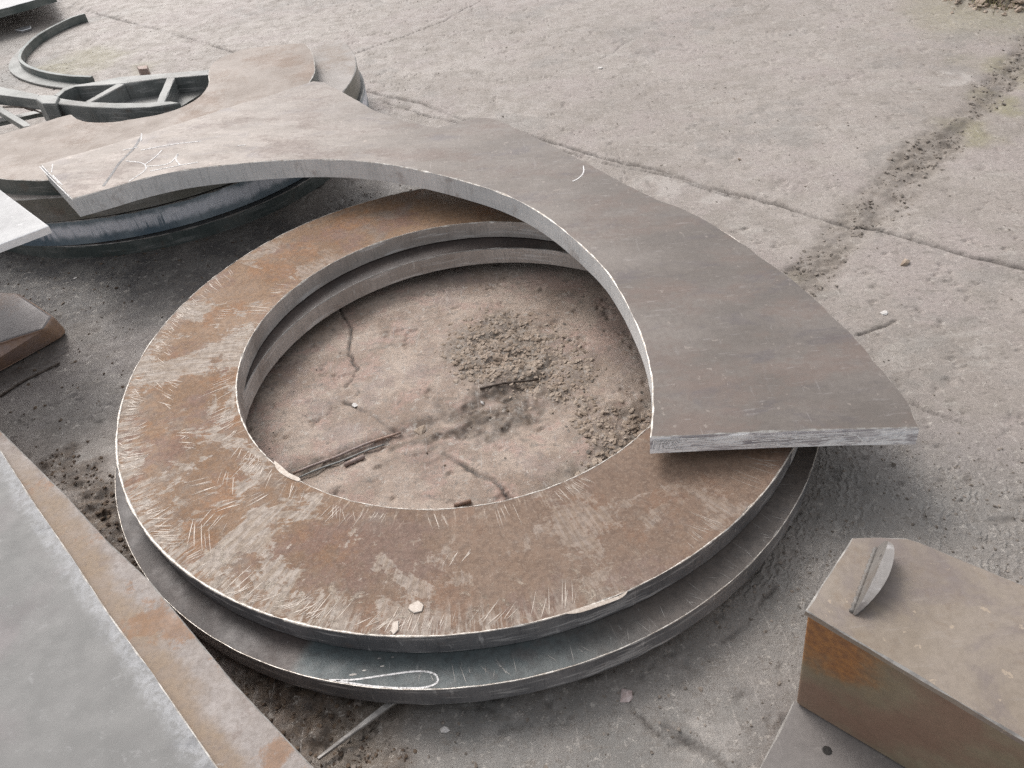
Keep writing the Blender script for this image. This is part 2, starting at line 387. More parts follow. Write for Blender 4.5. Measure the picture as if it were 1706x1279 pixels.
M['rim_dull'] = m_plain('dull_rim', (.22, .205, .19), (.38, .36, .335), .45, .3, 40)
M['slag'] = m_plain('pale_slag_bead', (.42, .37, .32), (.72, .67, .61), .4, .3, 120, .002)
def m_chalk():
    g = G('dusty_chalk'); p = g.co()
    return g.out(g.mix(g.ramp(g.noise(p, 160, 4, .8), .36, .52), (.30, .28, .27), (.86, .84, .82)), .95, 0)
M['chalk'] = m_chalk()
M['chalk_end'] = m_plain('white_chalk_on_end', (.80, .79, .78), (.95, .94, .93), .9, 0, 300)
M['scrape'] = m_plain('pale_scrape', (.34, .285, .235), (.50, .44, .385), .55, .2, 90)
M['brown'] = steel_face('light_brown_plate', (.190, .148, .118), (.255, .210, .178), (.22, .135, .085), .5, .62, .6, .15, (.45, .6), seed=11, scuff_amt=.3, scuff=(.45, .41, .38), dark_amt=.25, dark=(.17, .12, .09))
M['dusty'] = steel_face('dusty_plate_top', (.275, .243, .218), (.34, .305, .28), (.27, .21, .165), metal=0, rough=(.55, .7), seed=61, scuff_amt=.2, dark_amt=.15)
M['beam'] = steel_face('brown_grey_beam', (.20, .150, .118), (.265, .228, .205), (.225, .115, .05), .47, .56, .85, .15, (.42, .6), seed=14, scuff_amt=.12, scuff=(.38, .35, .33), stretch=(.6, .6, 1), dark_amt=.12)
M['sheet'] = steel_face('light_grey_sheet', (.25, .25, .255), (.30, .298, .30), (.33, .28, .275), .52, .66, .6, .35, (.38, .52), seed=17, scuff_amt=.4, scuff=(.45, .445, .44), dark_amt=.1)
M['sheet_rim'] = steel_face('rubbed_grey_edge', (.40, .40, .40), (.50, .495, .49), (.34, .31, .30), .5, .6, .5, .35, (.4, .55), seed=18, scuff_amt=.6, scuff=(.6, .59, .58), dark_amt=.3, dark=(.2, .2, .2))
M['white'] = steel_face('pale_grey_plate', (.26, .26, .262), (.31, .31, .312), (.28, .265, .26), .6, .7, .3, .2, (.35, .5), seed=21, scuff_amt=.1, dark_amt=.05)
M['white_rim'] = m_plain('white_metal_edge', (.84, .84, .84), (.95, .95, .95), .4, .05, 60)
M['box'] = steel_face('tan_rusty_box_top', (.235, .188, .140), (.30, .25, .205), (.26, .18, .12), .45, .6, .7, .1, (.5, .62), seed=25, scuff_amt=.15, scuff=(.42, .39, .37), dark=(.17, .14, .142), dark_amt=.6)
def m_sheet(ge):
    g = G('light_grey_sheet'); p = g.geo()
    a = np.array(ge[1]); b = np.array(ge[-2]); d = (b-a)/np.linalg.norm(b-a); nrm = np.array((d[1], -d[0]))
    if nrm[0] > 0: nrm = -nrm
    vd = g.n('VectorMath'); vd.operation = 'DOT_PRODUCT'; g.put(vd, 0, p); vd.inputs[1].default_value = (nrm[0], nrm[1], 0)
    dist = g.math('SUBTRACT', vd.outputs['Value'], float(a@nrm))
    big = g.noise(p, 3.0, 5, .6); med = g.noise(p, 16, 6, .7); fine = g.noise(p, 90, 4, .7)
    c = g.mix(g.ramp(big, .38, .62), (.185, .181, .173), (.215, .209, .200))
    c = g.mix(g.ramp(g.noise(g.mp(p, loc=(3, 3, 3)), 2.2, 5, .65), .5, .65, 0, .6), c, (.20, .172, .172))
    edge = g.ramp(g.add(dist, g.mul(g.math('SUBTRACT', g.noise(p, 22, 7, .85), .5), .09)), .045, .012)
    c = g.mix(g.mul(edge, g.ramp(g.noise(p, 60, 6, .85), .38, .58, .15, .95)), c, (.34, .34, .345))
    c = g.mix(g.mul(edge, g.ramp(med, .56, .66, 0, .6)), c, (.19, .19, .195))
    c = g.mix(g.ramp(g.noise(g.mp(p, (1, 1.6, 1), (0, 0, .8)), 24, 6, .8, .5), .58, .66, 0, .5), c, (.30, .295, .29))
    c = g.mix(g.ramp(g.noise(p, 55, 3, .7), .68, .76, 0, .5), c, (.38, .37, .36))
    return g.out(c, g.ramp(med, .3, .7, .55, .7), .05, g.bump(g.add(g.mul(fine, .4), g.mul(med, .6)), .0015, .5))
def m_beam(ge):
    g = G('brown_grey_beam'); p = g.geo()
    a = np.array(ge[1]); b = np.array(ge[-2]); d = (b-a)/np.linalg.norm(b-a); nrm = np.array((d[1], -d[0]))
    if nrm[0] < 0: nrm = -nrm
    vd = g.n('VectorMath'); vd.operation = 'DOT_PRODUCT'; g.put(vd, 0, p); vd.inputs[1].default_value = (nrm[0], nrm[1], 0)
    dist = g.math('SUBTRACT', vd.outputs['Value'], float(a@nrm))
    sep = g.n('SeparateXYZ'); g.put(sep, 'Vector', p)
    big = g.noise(p, 4.0, 7, .7); med = g.noise(p, 18, 6, .75); fine = g.noise(p, 95, 4, .75)
    c = g.mix(g.ramp(big, .4, .6), (.235, .195, .168), (.30, .265, .245))
    j = g.mul(g.math('SUBTRACT', big, .5), .16)
    low = g.ramp(sep.outputs[1], 1.52, 1.30)
    c = g.mix(g.mul(g.ramp(g.add(dist, j), .065, .025), g.mul(low, .8)), c, g.mix(g.ramp(med, .4, .6), (.20, .135, .085), (.27, .19, .12)))
    c = g.mix(g.mul(g.ramp(g.noise(g.mp(p, loc=(4, 7, 1)), 5.0, 7, .72), .54, .6), .75), c, (.24, .125, .06))
    c = g.mix(g.mul(g.ramp(g.noise(g.mp(p, loc=(9, 2, 1)), 7.0, 7, .75), .56, .62), .5), c, (.17, .125, .105))
    c = g.mix(g.ramp(g.noise(g.mp(p, (1, 1.6, 1), (0, 0, .8)), 30, 6, .8, .5), .62, .68, 0, .6), c, (.40, .36, .33))
    c = g.mix(g.ramp(fine, .42, .65, 0, .35), c, (.12, .09, .07))
    return g.out(c, g.ramp(med, .3, .7, .5, .7), .05, g.bump(g.add(g.mul(fine, .5), g.mul(med, .5)), .0016, .5))
def m_boxside():
    g = G('olive_tan_box_side'); p = g.geo()
    big = g.noise(p, 3.5, 6, .6); fine = g.noise(p, 70, 5, .7)
    c = g.mix(g.ramp(big, .36, .64), (.215, .175, .115), (.30, .262, .18))
    a = g.n('VectorMath'); a.operation = 'DISTANCE'; g.put(a, 0, p); x, y = at(1368, 1065, .27); a.inputs[1].default_value = (x, y, .27)
    nd = g.add(a.outputs['Value'], g.mul(g.math('SUBTRACT', g.noise(p, 12, 6, .65), .5), .22))
    c = g.mix(g.ramp(nd, .13, .04), c, g.mix(g.ramp(fine, .35, .65), (.36, .165, .055), (.25, .11, .045)))
    c = g.mix(g.mul(g.ramp(nd, .10, .19), g.mul(g.ramp(nd, .32, .22), .6)), c, (.24, .12, .09))
    c = g.mix(g.ramp(g.noise(p, 34, 5, .75), .64, .72, 0, .6), c, (.09, .055, .04))
    c = g.mix(g.ramp(fine, .35, .7, 0, .2), c, (.11, .08, .05))
    return g.out(c, .62, .05, g.bump(fine, .0015, .5))
M['boxside'] = m_boxside()
M['base'] = steel_face('dusty_base_plate', (.155, .14, .132), (.215, .195, .182), (.20, .16, .13), metal=.0, rough=(.6, .75), seed=44, scuff_amt=.3, scuff=(.33, .31, .29), dark=(.08, .07, .065), dark_amt=.5)
M['rusty'] = steel_face('brown_rusted_bar', (.22, .15, .12), (.33, .26, .235), (.34, .19, .11), .45, .6, .7, .1, (.5, .65), seed=31, scuff_amt=.2)
M['lbox'] = steel_face('grey_pink_beam', (.16, .15, .15), (.20, .178, .172), (.29, .18, .12), .5, .62, .55, .25, (.4, .55), seed=33, scuff_amt=.2)
M['lboxside'] = steel_face('pinkish_rust_side', (.30, .205, .17), (.38, .285, .245), (.40, .235, .125), .45, .6, .7, .1, (.5, .6), seed=34, scuff_amt=.15)
M['frame'] = steel_face('dull_grey_frame', (.19, .195, .185), (.26, .26, .25), (.20, .17, .145), .5, .65, .4, .3, (.45, .6), seed=37, scuff_amt=.2)
M['frame_side'] = m_cut('grey_frame_side', (.13, .14, .135), (.21, .215, .205), amt=.3, seed=3, metal=.1)
M['wire'] = m_plain('dark_rusty_wire', (.06, .045, .035), (.15, .12, .10), .6, .5, 60)
M['hole'] = m_plain('dark_oily_pocket', (.02, .02, .02), (.05, .045, .04), .5, .2, 60)

# ------------------------------------------------------------------ ground
def vnoise(X, Y, s, seed):
    r = np.random.default_rng(seed); T = r.random((256, 256)).astype(np.float32)
    x = X*s+seed*3.1; y = Y*s+seed*1.7
    xi = np.floor(x).astype(int); yi = np.floor(y).astype(int); fx = x-xi; fy = y-yi
    fx = fx*fx*(3-2*fx); fy = fy*fy*(3-2*fy)
    a = T[xi & 255, yi & 255]; b = T[(xi+1) & 255, yi & 255]; c = T[xi & 255, (yi+1) & 255]; d = T[(xi+1) & 255, (yi+1) & 255]
    return (a*(1-fx)+b*fx)*(1-fy)+(c*(1-fx)+d*fx)*fy-.5
def fbm(X, Y, s, o, seed, g=.5):
    v = 0; a = 1
    for i in range(o): v = v+a*vnoise(X, Y, s*2**i, seed+i); a *= g
    return v
def axis(lo, hi, fn, far):
    a = [lo]
    while a[-1] < hi: a.append(a[-1]+fn(a[-1]))
    up = []; s = .03; v = a[-1]
    while v < far: s *= 1.4; v += s; up.append(v)
    dn = []; s = .03; v = lo
    while v > -far: s *= 1.4; v -= s; dn.append(v)
    return np.array(dn[::-1]+a+up)
xs = axis(-3.0, 3.1, lambda v: .0050 if -.78 < v < .55 else .0082, 60.0); ys = axis(.15, 6.2, lambda v: .0046 if 1.0 < v < 2.35 else .0062+.0019*max(0, v), 60.0)
GX, GY = np.meshgrid(xs, ys)
def dist_poly(pts, X, Y):
    D = np.full(X.shape, 9.0, np.float32)
    for (ax, ay), (bx, by) in zip(pts[:-1], pts[1:]):
        dx, dy = bx-ax, by-ay; L = dx*dx+dy*dy+1e-12
        t = np.clip(((X-ax)*dx+(Y-ay)*dy)/L, 0, 1); D = np.minimum(D, np.hypot(X-ax-t*dx, Y-ay-t*dy))
    return D
PX = lambda L, z=0: [at(a, b, z) for a, b in L]
wx = GX+.012*fbm(GX, GY, 9, 5, 60, .7); wy = GY+.012*fbm(GX, GY, 9, 5, 61, .7)
hx = .0035*fbm(GX, GY, 55, 2, 66); wx = wx+hx; wy = wy+.0035*fbm(GX, GY, 55, 2, 67)
main = PX([(1790, -10), (1706, 95), (1640, 172), (1575, 225), (1500, 300), (1452, 350), (1405, 388), (1335, 470), (1180, 620), (1020, 775), (870, 900), (640, 1160), (560, 1290)])
second = PX([(60, -10), (170, 25), (260, 48), (345, 72), (450, 108), (600, 150), (700, 172), (790, 205), (880, 225), (1000, 262), (1100, 285), (1180, 310), (1290, 340), (1380, 368), (1460, 380), (1540, 405), (1706, 448), (1850, 490)])
channel = PX([(905, 632), (840, 655), (760, 690), (700, 712), (610, 750), (500, 790), (430, 830)])
cracks = [(PX([(800, 2), (740, 35), (660, 65), (590, 90), (568, 98)]), .004, .8), (PX([(1045, 68), (1020, 88), (1000, 98)]), .003, .5),
          (PX([(640, 170), (720, 195), (800, 210), (900, 240), (1000, 270), (1120, 296), (1230, 330)]), .005, .7),
          (PX([(560, 490), (566, 508), (585, 545), (583, 590), (597, 615), (578, 645)]), .0026, 1), (PX([(575, 670), (620, 692), (665, 718)]), .003, .8),
          (PX([(740, 755), (795, 785), (820, 800), (850, 832)]), .005, .9), (PX([(1040, 1150), (1060, 1185), (1078, 1202), (1110, 1225)]), .0022, 1),
          (PX([(1110, 1208), (1150, 1235), (1200, 1262), (1225, 1300)]), .007, .6), (PX([(1310, 310), (1350, 280)]), .003, .5), (PX([(1430, 560), (1495, 535)]), .003, .6),
          (PX([(1480, 660), (1560, 690), (1640, 715)]), .003, .4), (PX([(1290, 975), (1240, 1040), (1200, 1075)]), .0025, .6)]
Z = .007*fbm(GX, GY, 1.3, 3, 5)+.0011*fbm(GX, GY, 9, 5, 9, .6)
pits = fbm(GX, GY, 22, 4, 21, .7); Z -= .006*np.clip(pits-.42, 0, .25)*4; Z += .0012*np.clip(fbm(GX, GY, 2.5, 6, 26, .75), 0, 1)
crack = np.zeros_like(Z)
for pts, wd, am in cracks:
    D = dist_poly(pts, wx, wy); k = np.exp(-(D/max(wd, .0036))**2)*min(1, am*1.2)*np.clip(.8+1.3*fbm(GX, GY, 14, 2, 70), 0, 1); Z -= .010*k; crack = np.maximum(crack, k)
D2 = dist_poly(second, wx, wy); k = np.exp(-(D2/.0075)**2); br = np.clip(.75+1.4*fbm(GX, GY, 6, 3, 77), .25, 1); Z -= .012*k*br; crack = np.maximum(crack, k*.9*br)
Z += .006*np.exp(-((D2-.03)/.018)**2)*np.clip(fbm(GX, GY, 7, 3, 30)+.2, 0, 1)
D1 = dist_poly(main, wx, wy); wj = .068+.05*fbm(GX, GY, 4, 4, 40); rub = np.clip(1/(1+np.exp((D1-wj)/.012))*np.clip(1.0+1.0*fbm(GX, GY, 7, 3, 41), .35, 1), 0, 1); Z += rub*(.016*fbm(GX, GY, 24, 4, 44)-.007)
crack = np.maximum(crack, np.exp(-((D1-.01)/.014)**2)*np.clip(fbm(GX, GY, 8, 3, 46)+.3, 0, 1)*.75)
Dc = dist_poly(channel, wx, wy); k = np.exp(-(Dc/(.030+.014*fbm(GX, GY, 6, 3, 48)))**2); Z -= .013*k; chan = k*np.clip(.9+.8*fbm(GX, GY, 10, 4, 49), .2, 1)
def blob(lst, soft=1.0, ns=4, seed=90):
    """lst of (px, py, radius m, strength)"""
    m = np.zeros_like(Z); jx = GX+.16*fbm(GX, GY, ns, 4, seed); jy = GY+.16*fbm(GX, GY, ns, 4, seed+5)
    for px, py, r, a in lst:
        x, y = at(px, py); d = np.hypot(jx-x, jy-y); m = np.maximum(m, a/(1+np.exp((d-r)/(r*.18*soft))))
    return np.clip(m, 0, 1)
patch = blob([(815, 555, .13, 1), (800, 590, .12, 1), (870, 605, .12, 1), (930, 640, .05, .8), (970, 670, .05, .7), (1030, 700, .10, .9), (1010, 750, .07, .9), (740, 560, .04, .7)], .8, 7, 90)
Z += patch*(.006+.018*fbm(GX, GY, 26, 4, 95))
rub = np.maximum(rub, patch)
tanm = blob([(740, 620, .62, 1), (740, 760, .6, 1), (560, 640, .45, 1)], .6, 3, 100)
wet = blob([(150, 460, .42, 1), (20, 480, .4, 1), (300, 480, .28, .85), (-60, 420, .5, 1), (420, 410, .25, .9), (680, 350, .4, .7)], .9, 4, 110)
wet = np.maximum(wet, blob([(200, 560, .22, .62), (110, 640, .25, .62), (60, 620, .3, .6), (180, 640, .2, .6)], 1, 4, 115))
soil = blob([(150, 850, .14, 1), (185, 880, .10, 1), (190, 940, .1, 1), (110, 800, .06, .8), (230, 980, .12, 1), (560, 1200, .10, 1), (470, 1150, .12, 1), (640, 1279, .05, .8), (550, 1290, .13, 1), (515, 815, .05, .7), (600, 1150, .07, .9)], .8, 7, 120)
soil = np.maximum(soil, chan*.6); soil = np.maximum(soil, blob([(880, 650, .045, .7), (835, 675, .06, .9), (785, 700, .065, .95), (735, 725, .06, .9), (690, 742, .05, .8), (720, 790, .05, .4), (560, 790, .03, .4)], .9, 9, 128))
grey = blob([(10, 75, .3, .7), (20, 130, .25, .8), (110, 42, .12, .8), (1450, 830, .22, .8), (1560, 850, .25, .7), (1650, 900, .2, .6), (1250, 1000, .22, .75), (1330, 960, .15, .7), (1150, 1180, .3, .85), (950, 1230, .3, .9), (760, 1250, .15, 1), (1300, 1230, .25, .7), (1380, 870, .15, .7)], 1.3, 3, 130)  # grey floor areas; the blob beside the curved angle bar is a painted shadow
broom = blob([(1450, 880, .3, 1), (1600, 930, .3, 1), (1560, 830, .2, .8), (1330, 930, .2, .7)], 1.0, 4, 140)
moss = blob([(1680, 110, .14, .9), (1660, 170, .10, .8), (1600, 215, .09, .8), (1345, 465, .05, .6), (150, 100, .2, .6), (90, 115, .12, .7), (230, 118, .1, .4), (1640, 10, .4, .5)], 1.0, 5, 150)
pale = blob([(1110, 312, .05, .7), (1180, 330, .03, .7), (1230, 305, .025, .5), (1600, 130, .05, .8), (170, 735, .04, .8), (185, 800, .045, .6), (1070, 300, .05, .6), (1140, 1225, .03, .7), (1180, 1260, .04, .5), (880, 690, .02, .4)], 1, 9, 160)
grey *= 1-rub*.3
Z -= soil*.004*fbm(GX, GY, 40, 3, 170)*4
grassy = blob([(1640, -22, .3, 1), (1706, -10, .3, 1), (1560, -28, .16, 1)], .5, 6, 180)
Z += grassy*(.02+.05*fbm(GX, GY, 20, 4, 184)); rub = np.maximum(rub, grassy*.9)
ny, nx = Z.shape
co = np.stack([GX, GY, Z], -1).reshape(-1, 3).astype(np.float32)
I = np.arange(ny*nx).reshape(ny, nx)
quads = np.stack([I[:-1, :-1], I[:-1, 1:], I[1:, 1:], I[1:, :-1]], -1).reshape(-1, 4)
me = bpy.data.meshes.new('ground'); me.vertices.add(len(co)); me.vertices.foreach_set('co', co.ravel())
me.loops.add(quads.size); me.loops.foreach_set('vertex_index', quads.ravel().astype(np.int32))
me.polygons.add(len(quads)); me.polygons.foreach_set('loop_start', np.arange(0, quads.size, 4, dtype=np.int32))
me.polygons.foreach_set('loop_total', np.full(len(quads), 4, np.int32)); me.polygons.foreach_set('use_smooth', np.ones(len(quads), bool))
me.update(calc_edges=True); me.materials.append(M['concrete'])
for nm, a in (('tan', tanm), ('wet', wet), ('soil', soil), ('grey', grey), ('broom', broom), ('moss', moss), ('pale', pale), ('rub', rub), ('crack', np.clip(crack, 0, 1))):
    at_ = me.attributes.new(nm, 'FLOAT', 'POINT'); at_.data.foreach_set('value', a.astype(np.float32).ravel())
ground = bpy.data.objects.new('ground', me); COL.objects.link(ground); ground['kind'] = 'structure'
def gz(x, y):
    i = min(max(np.searchsorted(ys, y), 0), ny-1); j = min(max(np.searchsorted(xs, x), 0), nx-1); return float(Z[i, j])

# ------------------------------------------------------------------ rubble and grit
PHI = (1+5**.5)/2
ICO = np.array([(-1, PHI, 0), (1, PHI, 0), (-1, -PHI, 0), (1, -PHI, 0), (0, -1, PHI), (0, 1, PHI), (0, -1, -PHI), (0, 1, -PHI), (PHI, 0, -1), (PHI, 0, 1), (-PHI, 0, -1), (-PHI, 0, 1)])/1.9
IF = np.array([(0, 11, 5), (0, 5, 1), (0, 1, 7), (0, 7, 10), (0, 10, 11), (1, 5, 9), (5, 11, 4), (11, 10, 2), (10, 7, 6), (7, 1, 8), (3, 9, 4), (3, 4, 2), (3, 2, 6), (3, 6, 8), (3, 8, 9), (4, 9, 5), (2, 4, 11), (6, 2, 10), (8, 6, 7), (9, 8, 1)])
def rocks(name, xy, size, mat, flat=.65, kind='stuff', zoff=0.0):
    n = len(xy); V = ICO[None]*(1+rng.uniform(-.38, .38, (n, 12, 1)))
    V = V*np.stack([rng.uniform(.7, 1.3, n), rng.uniform(.7, 1.2, n), rng.uniform(.4, 1, n)*flat], -1)[:, None]*size[:, None, None]
    a = rng.uniform(0, 6.28, n); c, s = np.cos(a)[:, None], np.sin(a)[:, None]
    x = V[..., 0]*c-V[..., 1]*s; y = V[..., 0]*s+V[..., 1]*c; b = rng.uniform(-.5, .5, n)[:, None]; z = V[..., 2]*np.cos(b)+x*np.sin(b); x = x*np.cos(b)
    zz = np.array([gz(*p) for p in xy])[:, None]+size[:, None]*flat*.25+zoff
    V = np.stack([x+xy[:, :1], y+xy[:, 1:], z+zz], -1).reshape(-1, 3)
    F = (IF[None]+(np.arange(n)*12)[:, None, None]).reshape(-1, 3)
    me = bpy.data.meshes.new(name); me.from_pydata(V.tolist(), [], F.tolist()); me.materials.append(mat); me.update()
    o = bpy.data.objects.new(name, me); COL.objects.link(o)
    if kind: o['kind'] = kind
    return o
def pick(mask, n, p=1.0, lim=None):
    m = mask.copy(); m[(GX < -3) | (GX > 3.1) | (GY < .15) | (GY > 6.2)] = 0
    cell = np.outer(np.gradient(ys), np.gradient(xs)); q = (m**p*cell).ravel(); q = q/q.sum()
    i = rng.choice(q.size, n, p=q); xy = np.stack([GX.ravel()[i], GY.ravel()[i]], -1)
    return xy+rng.uniform(-.004, .004, xy.shape)
def sizes(n, lo, hi, k=2.6): return lo+(hi-lo)*rng.random(n)**k
jm = np.where((patch < .2) & (grassy < .2), rub, 0)
rocks('rubble', pick(patch, 5200, 1.0), sizes(5200, .0014, .0095, 3.6), M['rock'], .5, zoff=-.001)
rocks('joint_rubble', pick(jm, 3800, 1.0), sizes(3800, .0012, .009, 3.4), M['grit'], .5, zoff=-.0012)
rocks('loose_grit', pick(np.clip(.25+fbm(GX, GY, 3, 4, 200)*1.6, .02, 1)*(1-.3*rub), 5200), sizes(5200, .0008, .0045, 4), M['grit'])
rocks('soil_crumbs', pick(np.clip(soil*(1-.93*tanm)+wet*.12, 0, 1), 4200, 1.2), sizes(4200, .0010, .0062, 3.4), M['soil'])
rocks('roadside_gravel', pick(grassy, 2600, 1.2), sizes(2600, .004, .022, 2), M['rock'])
rocks('clods', pick(np.clip(.1+fbm(GX, GY, 4, 4, 210)*2, .01, 1)*(1-.5*rub), 650), sizes(650, .002, .0085, 2.2), M['clod'], .35, zoff=-.0012)
ms = np.clip(broom+grey*.5, 0, 1); rocks('grey_grit', pick(ms, 2200), sizes(2200, .001, .0045, 3.5), M['grit'])
# dry grass tufts in the gravel
gv = []; gf = []
gp = pick(grassy, 1500, 1.5)
for x, y in gp:
    z0 = gz(x, y); a = random.uniform(0, 6.28); h = random.uniform(.02, .06); l = random.uniform(.3, 1); k = len(gv); w_ = .0015
    dx, dy = math.cos(a), math.sin(a)
    gv += [(x-dy*w_, y+dx*w_, z0), (x+dy*w_, y-dx*w_, z0), (x+dx*h*l, y+dy*h*l, z0+h)]; gf.append((k, k+1, k+2))
go = link('dry_grass', gv, gf, m_dirt('dry_grass_blade', (.16, .15, .06), (.36, .33, .17))); go['kind'] = 'stuff'

# ------------------------------------------------------------------ the ring pair
def circle(cx, cy, r, n, a0=0, a1=360):
    full = abs(a1-a0) >= 360
    k = n if full else n+1
    return [(cx+r*math.cos(R(a0+(a1-a0)*i/n)), cy+r*math.sin(R(a0+(a1-a0)*i/n))) for i in range(k)]
def bead(name, cx, cy, r, z, wfun, mat, parent, n=720, origin=(0, 0, 0), a0=0, a1=360):
    """uneven melted bead sitting on a rim"""
    V = []; F = []; s = 5; full = a1-a0 >= 360; m = n if full else n+1
    for i in range(m):
        a = R(a0+(a1-a0)*i/n); w_ = wfun(math.degrees(a)); ca, sa = math.cos(a), math.sin(a)
        rr = r+.0008*nz(ca*20, sa*20)
        for k in range(s):
            b = 2*math.pi*k/s; V.append(((rr+w_*math.cos(b))*ca+cx-origin[0], (rr+w_*math.cos(b))*sa+cy-origin[1], z+w_*.6*math.sin(b)-origin[2]))
    for i in range(n if full else n):
        j = (i+1) % m
        for k in range(s): l = (k+1) % s; F.append((i*s+k, i*s+l, j*s+l, j*s+k))
    return link(name, V, F, mat, None, parent, True)
S = 1.3
c1 = (-.0945*S, 1.3150*S); R1, r1 = .6935*S, .4643*S; c1i = (-.0939*S, 1.3202*S); z1 = hz(1.0); T1 = .056
c2 = (-.0948*S, 1.2643*S); R2, r2 = .6995*S, .490*S; c2i = (-.069*S, 1.235*S); z2 = hz(1.045)
def gauss(a, m, s): d = (a-m+180) % 360-180; return math.exp(-(d/s)**2)
ring = thing('steel_ring', 'upper rust-brown steel ring with pale radial scrape marks, lying under the grey curved plate', 'steel ring', (c1[0], c1[1], z1-T1), 'thick flat steel rings stacked on the floor')
og = (c1[0], c1[1], z1-T1)
slab('ring_plate', circle(*c1, R1, 540), z1, T1, (M['ring'], M['side'], M['rim'], M['side_in'], M['edge_glint']), .0022, .9, [circle(*c1i, r1, 400)], ring, og, .0012)
def w_out(a): return max(.0004, .0012+.0032*gauss(a, 205, 26)+.0018*gauss(a, 245, 22)+.0022*gauss(a, 338, 18)+.0022*nz(a*.22, 3)+.0014*nz(a*1.1, 9))*max(.25, min(1, 1.1+2.2*nz(a*.5, 33)))
def w_in(a): return max(.0003, .0008+.0022*gauss(a, 195, 24)+.001*gauss(a, 290, 40)+.0012*nz(a*.3, 5)+.0009*nz(a*1.7, 2))*max(.3, min(1, 1.0+2*nz(a*.45, 37)))
bead('rim_bead', *c1, R1-.001, z1, w_out, M['slag'], ring, origin=og)
bead('rim_bead', *c1i, r1+.001, z1, w_in, M['slag'], ring, origin=og)
def ring_sides(o, rm, lo, hi):
    for f in o.data.polygons:
        if f.material_index == 1:
            x, y = f.center[0], f.center[1]; a_ = math.degrees(math.atan2(y, x)) % 360
            if math.hypot(x, y) < rm: f.material_index = 3
            elif lo+6*nz(a_*.3, 1) < a_ < hi: f.material_index = 4  # right-hand stretch takes a brighter edge colour: sky reflection painted in
ring_sides([o for o in ring.children if o.name.startswith('ring_plate')][0], .8, 322, 360)
# pale smear on the front right of the rim, nick on the inner rim, loose flakes
def patch_mesh(name, pts, z, mat, parent=None, t=.0012, org=None):
    return slab(name, pts, z+t, t, (mat, mat, mat), .0004, .5, parent=parent, origin=org)
patch_mesh('paint_smear', smooth(PX([(942, 1022), (968, 1012), (1000, 1003), (1030, 993), (1046, 984), (1036, 996), (1000, 1010), (965, 1021)], z1), .006, True), z1+.0003, M['scrape'], ring, .0008, og)
patch_mesh('inner_nick', smooth(PX([(457, 768), (468, 776), (482, 788), (500, 797), (497, 802), (478, 795), (462, 783)], z1), .004, True), z1+.0003, M['scrape'], ring, .0012, og)
# long scrape strokes, both rims
lst = []
def stroke(a, ra, rb, slant, w_, bend=.0):
    p = []; n = 4
    for i in range(n+1):
        t = i/n; rr = ra+(rb-ra)*t; aa = R(a)+slant*t+bend*t*t
        p.append((c1[0]+rr*math.cos(aa), c1[1]+rr*math.sin(aa)))
    return (p, [w_*.3, w_, w_*.9, w_*.6, w_*.15], z1+.00025+random.random()*.0002)
def cluster(a, ra, sgn, n, L0, sl, wmax):
    """a group of parallel strokes, as one pass of a grinder or chipping hammer leaves them"""
    for k in range(n):
        aa = a+k*random.uniform(.5, 1.3); L = L0*random.uniform(.45, 1.1); q = ra+sgn*random.uniform(0, .012)
        lst.append(stroke(aa, q, q+sgn*L, sl*random.uniform(.75, 1.25), random.uniform(.0007, wmax)))
for i in range(50):
    a = random.choice([random.gauss(200, 28), random.gauss(228, 24), random.gauss(172, 16)])
    cluster(a, R1-random.uniform(.002, .02), -1, random.randint(3, 8), random.uniform(.02, .06), random.gauss(.018, .012), .0024)
for i in range(5): cluster(random.uniform(285, 340), R1-.006, -1, random.randint(4, 8), random.uniform(.03, .08), random.uniform(-.03, .0), .0012)
for i in range(17):
    a = random.choice([random.gauss(190, 22), random.gauss(228, 12), random.gauss(158, 16)])
    cluster(a, r1+random.uniform(.002, .02), 1, random.randint(3, 7), random.uniform(.02, .09), random.gauss(.02, .015), .0022)
for i in range(5): cluster(random.uniform(258, 292), r1+.002, 1, 5, random.uniform(.04, .09), random.uniform(.0, .03), .0018)
for i in range(15):
    cluster(random.gauss(198, 26), random.uniform(r1+.06, R1-.07), 1, random.randint(2, 6), random.uniform(.02, .06), random.gauss(.0, .04), .0024)
so_ = strips('scrape_marks', lst, M['scrape'], ring, og); so_['kind'] = 'stuff'
for k, (nm, pxs, lab, cat) in enumerate([
        ('paint_flake', [(683, 1008), (697, 1001), (706, 1009), (703, 1019), (690, 1022), (680, 1015)], 'pale yellowish flake lying on the front of the rusty ring', 'flake'),
        ('paint_flake', [(655, 1037), (664, 1035), (664, 1050), (656, 1058), (651, 1052)], 'narrow pale flake standing at the very front rim of the rusty ring', 'flake')]):
    o = slab(nm, PX(pxs, z1), z1+.003, .0026, (M['scrape'], M['scrape'], M['slag']), .0005, .5, origin=(*at(*pxs[0], z1), z1)); tag(o, lab, cat)

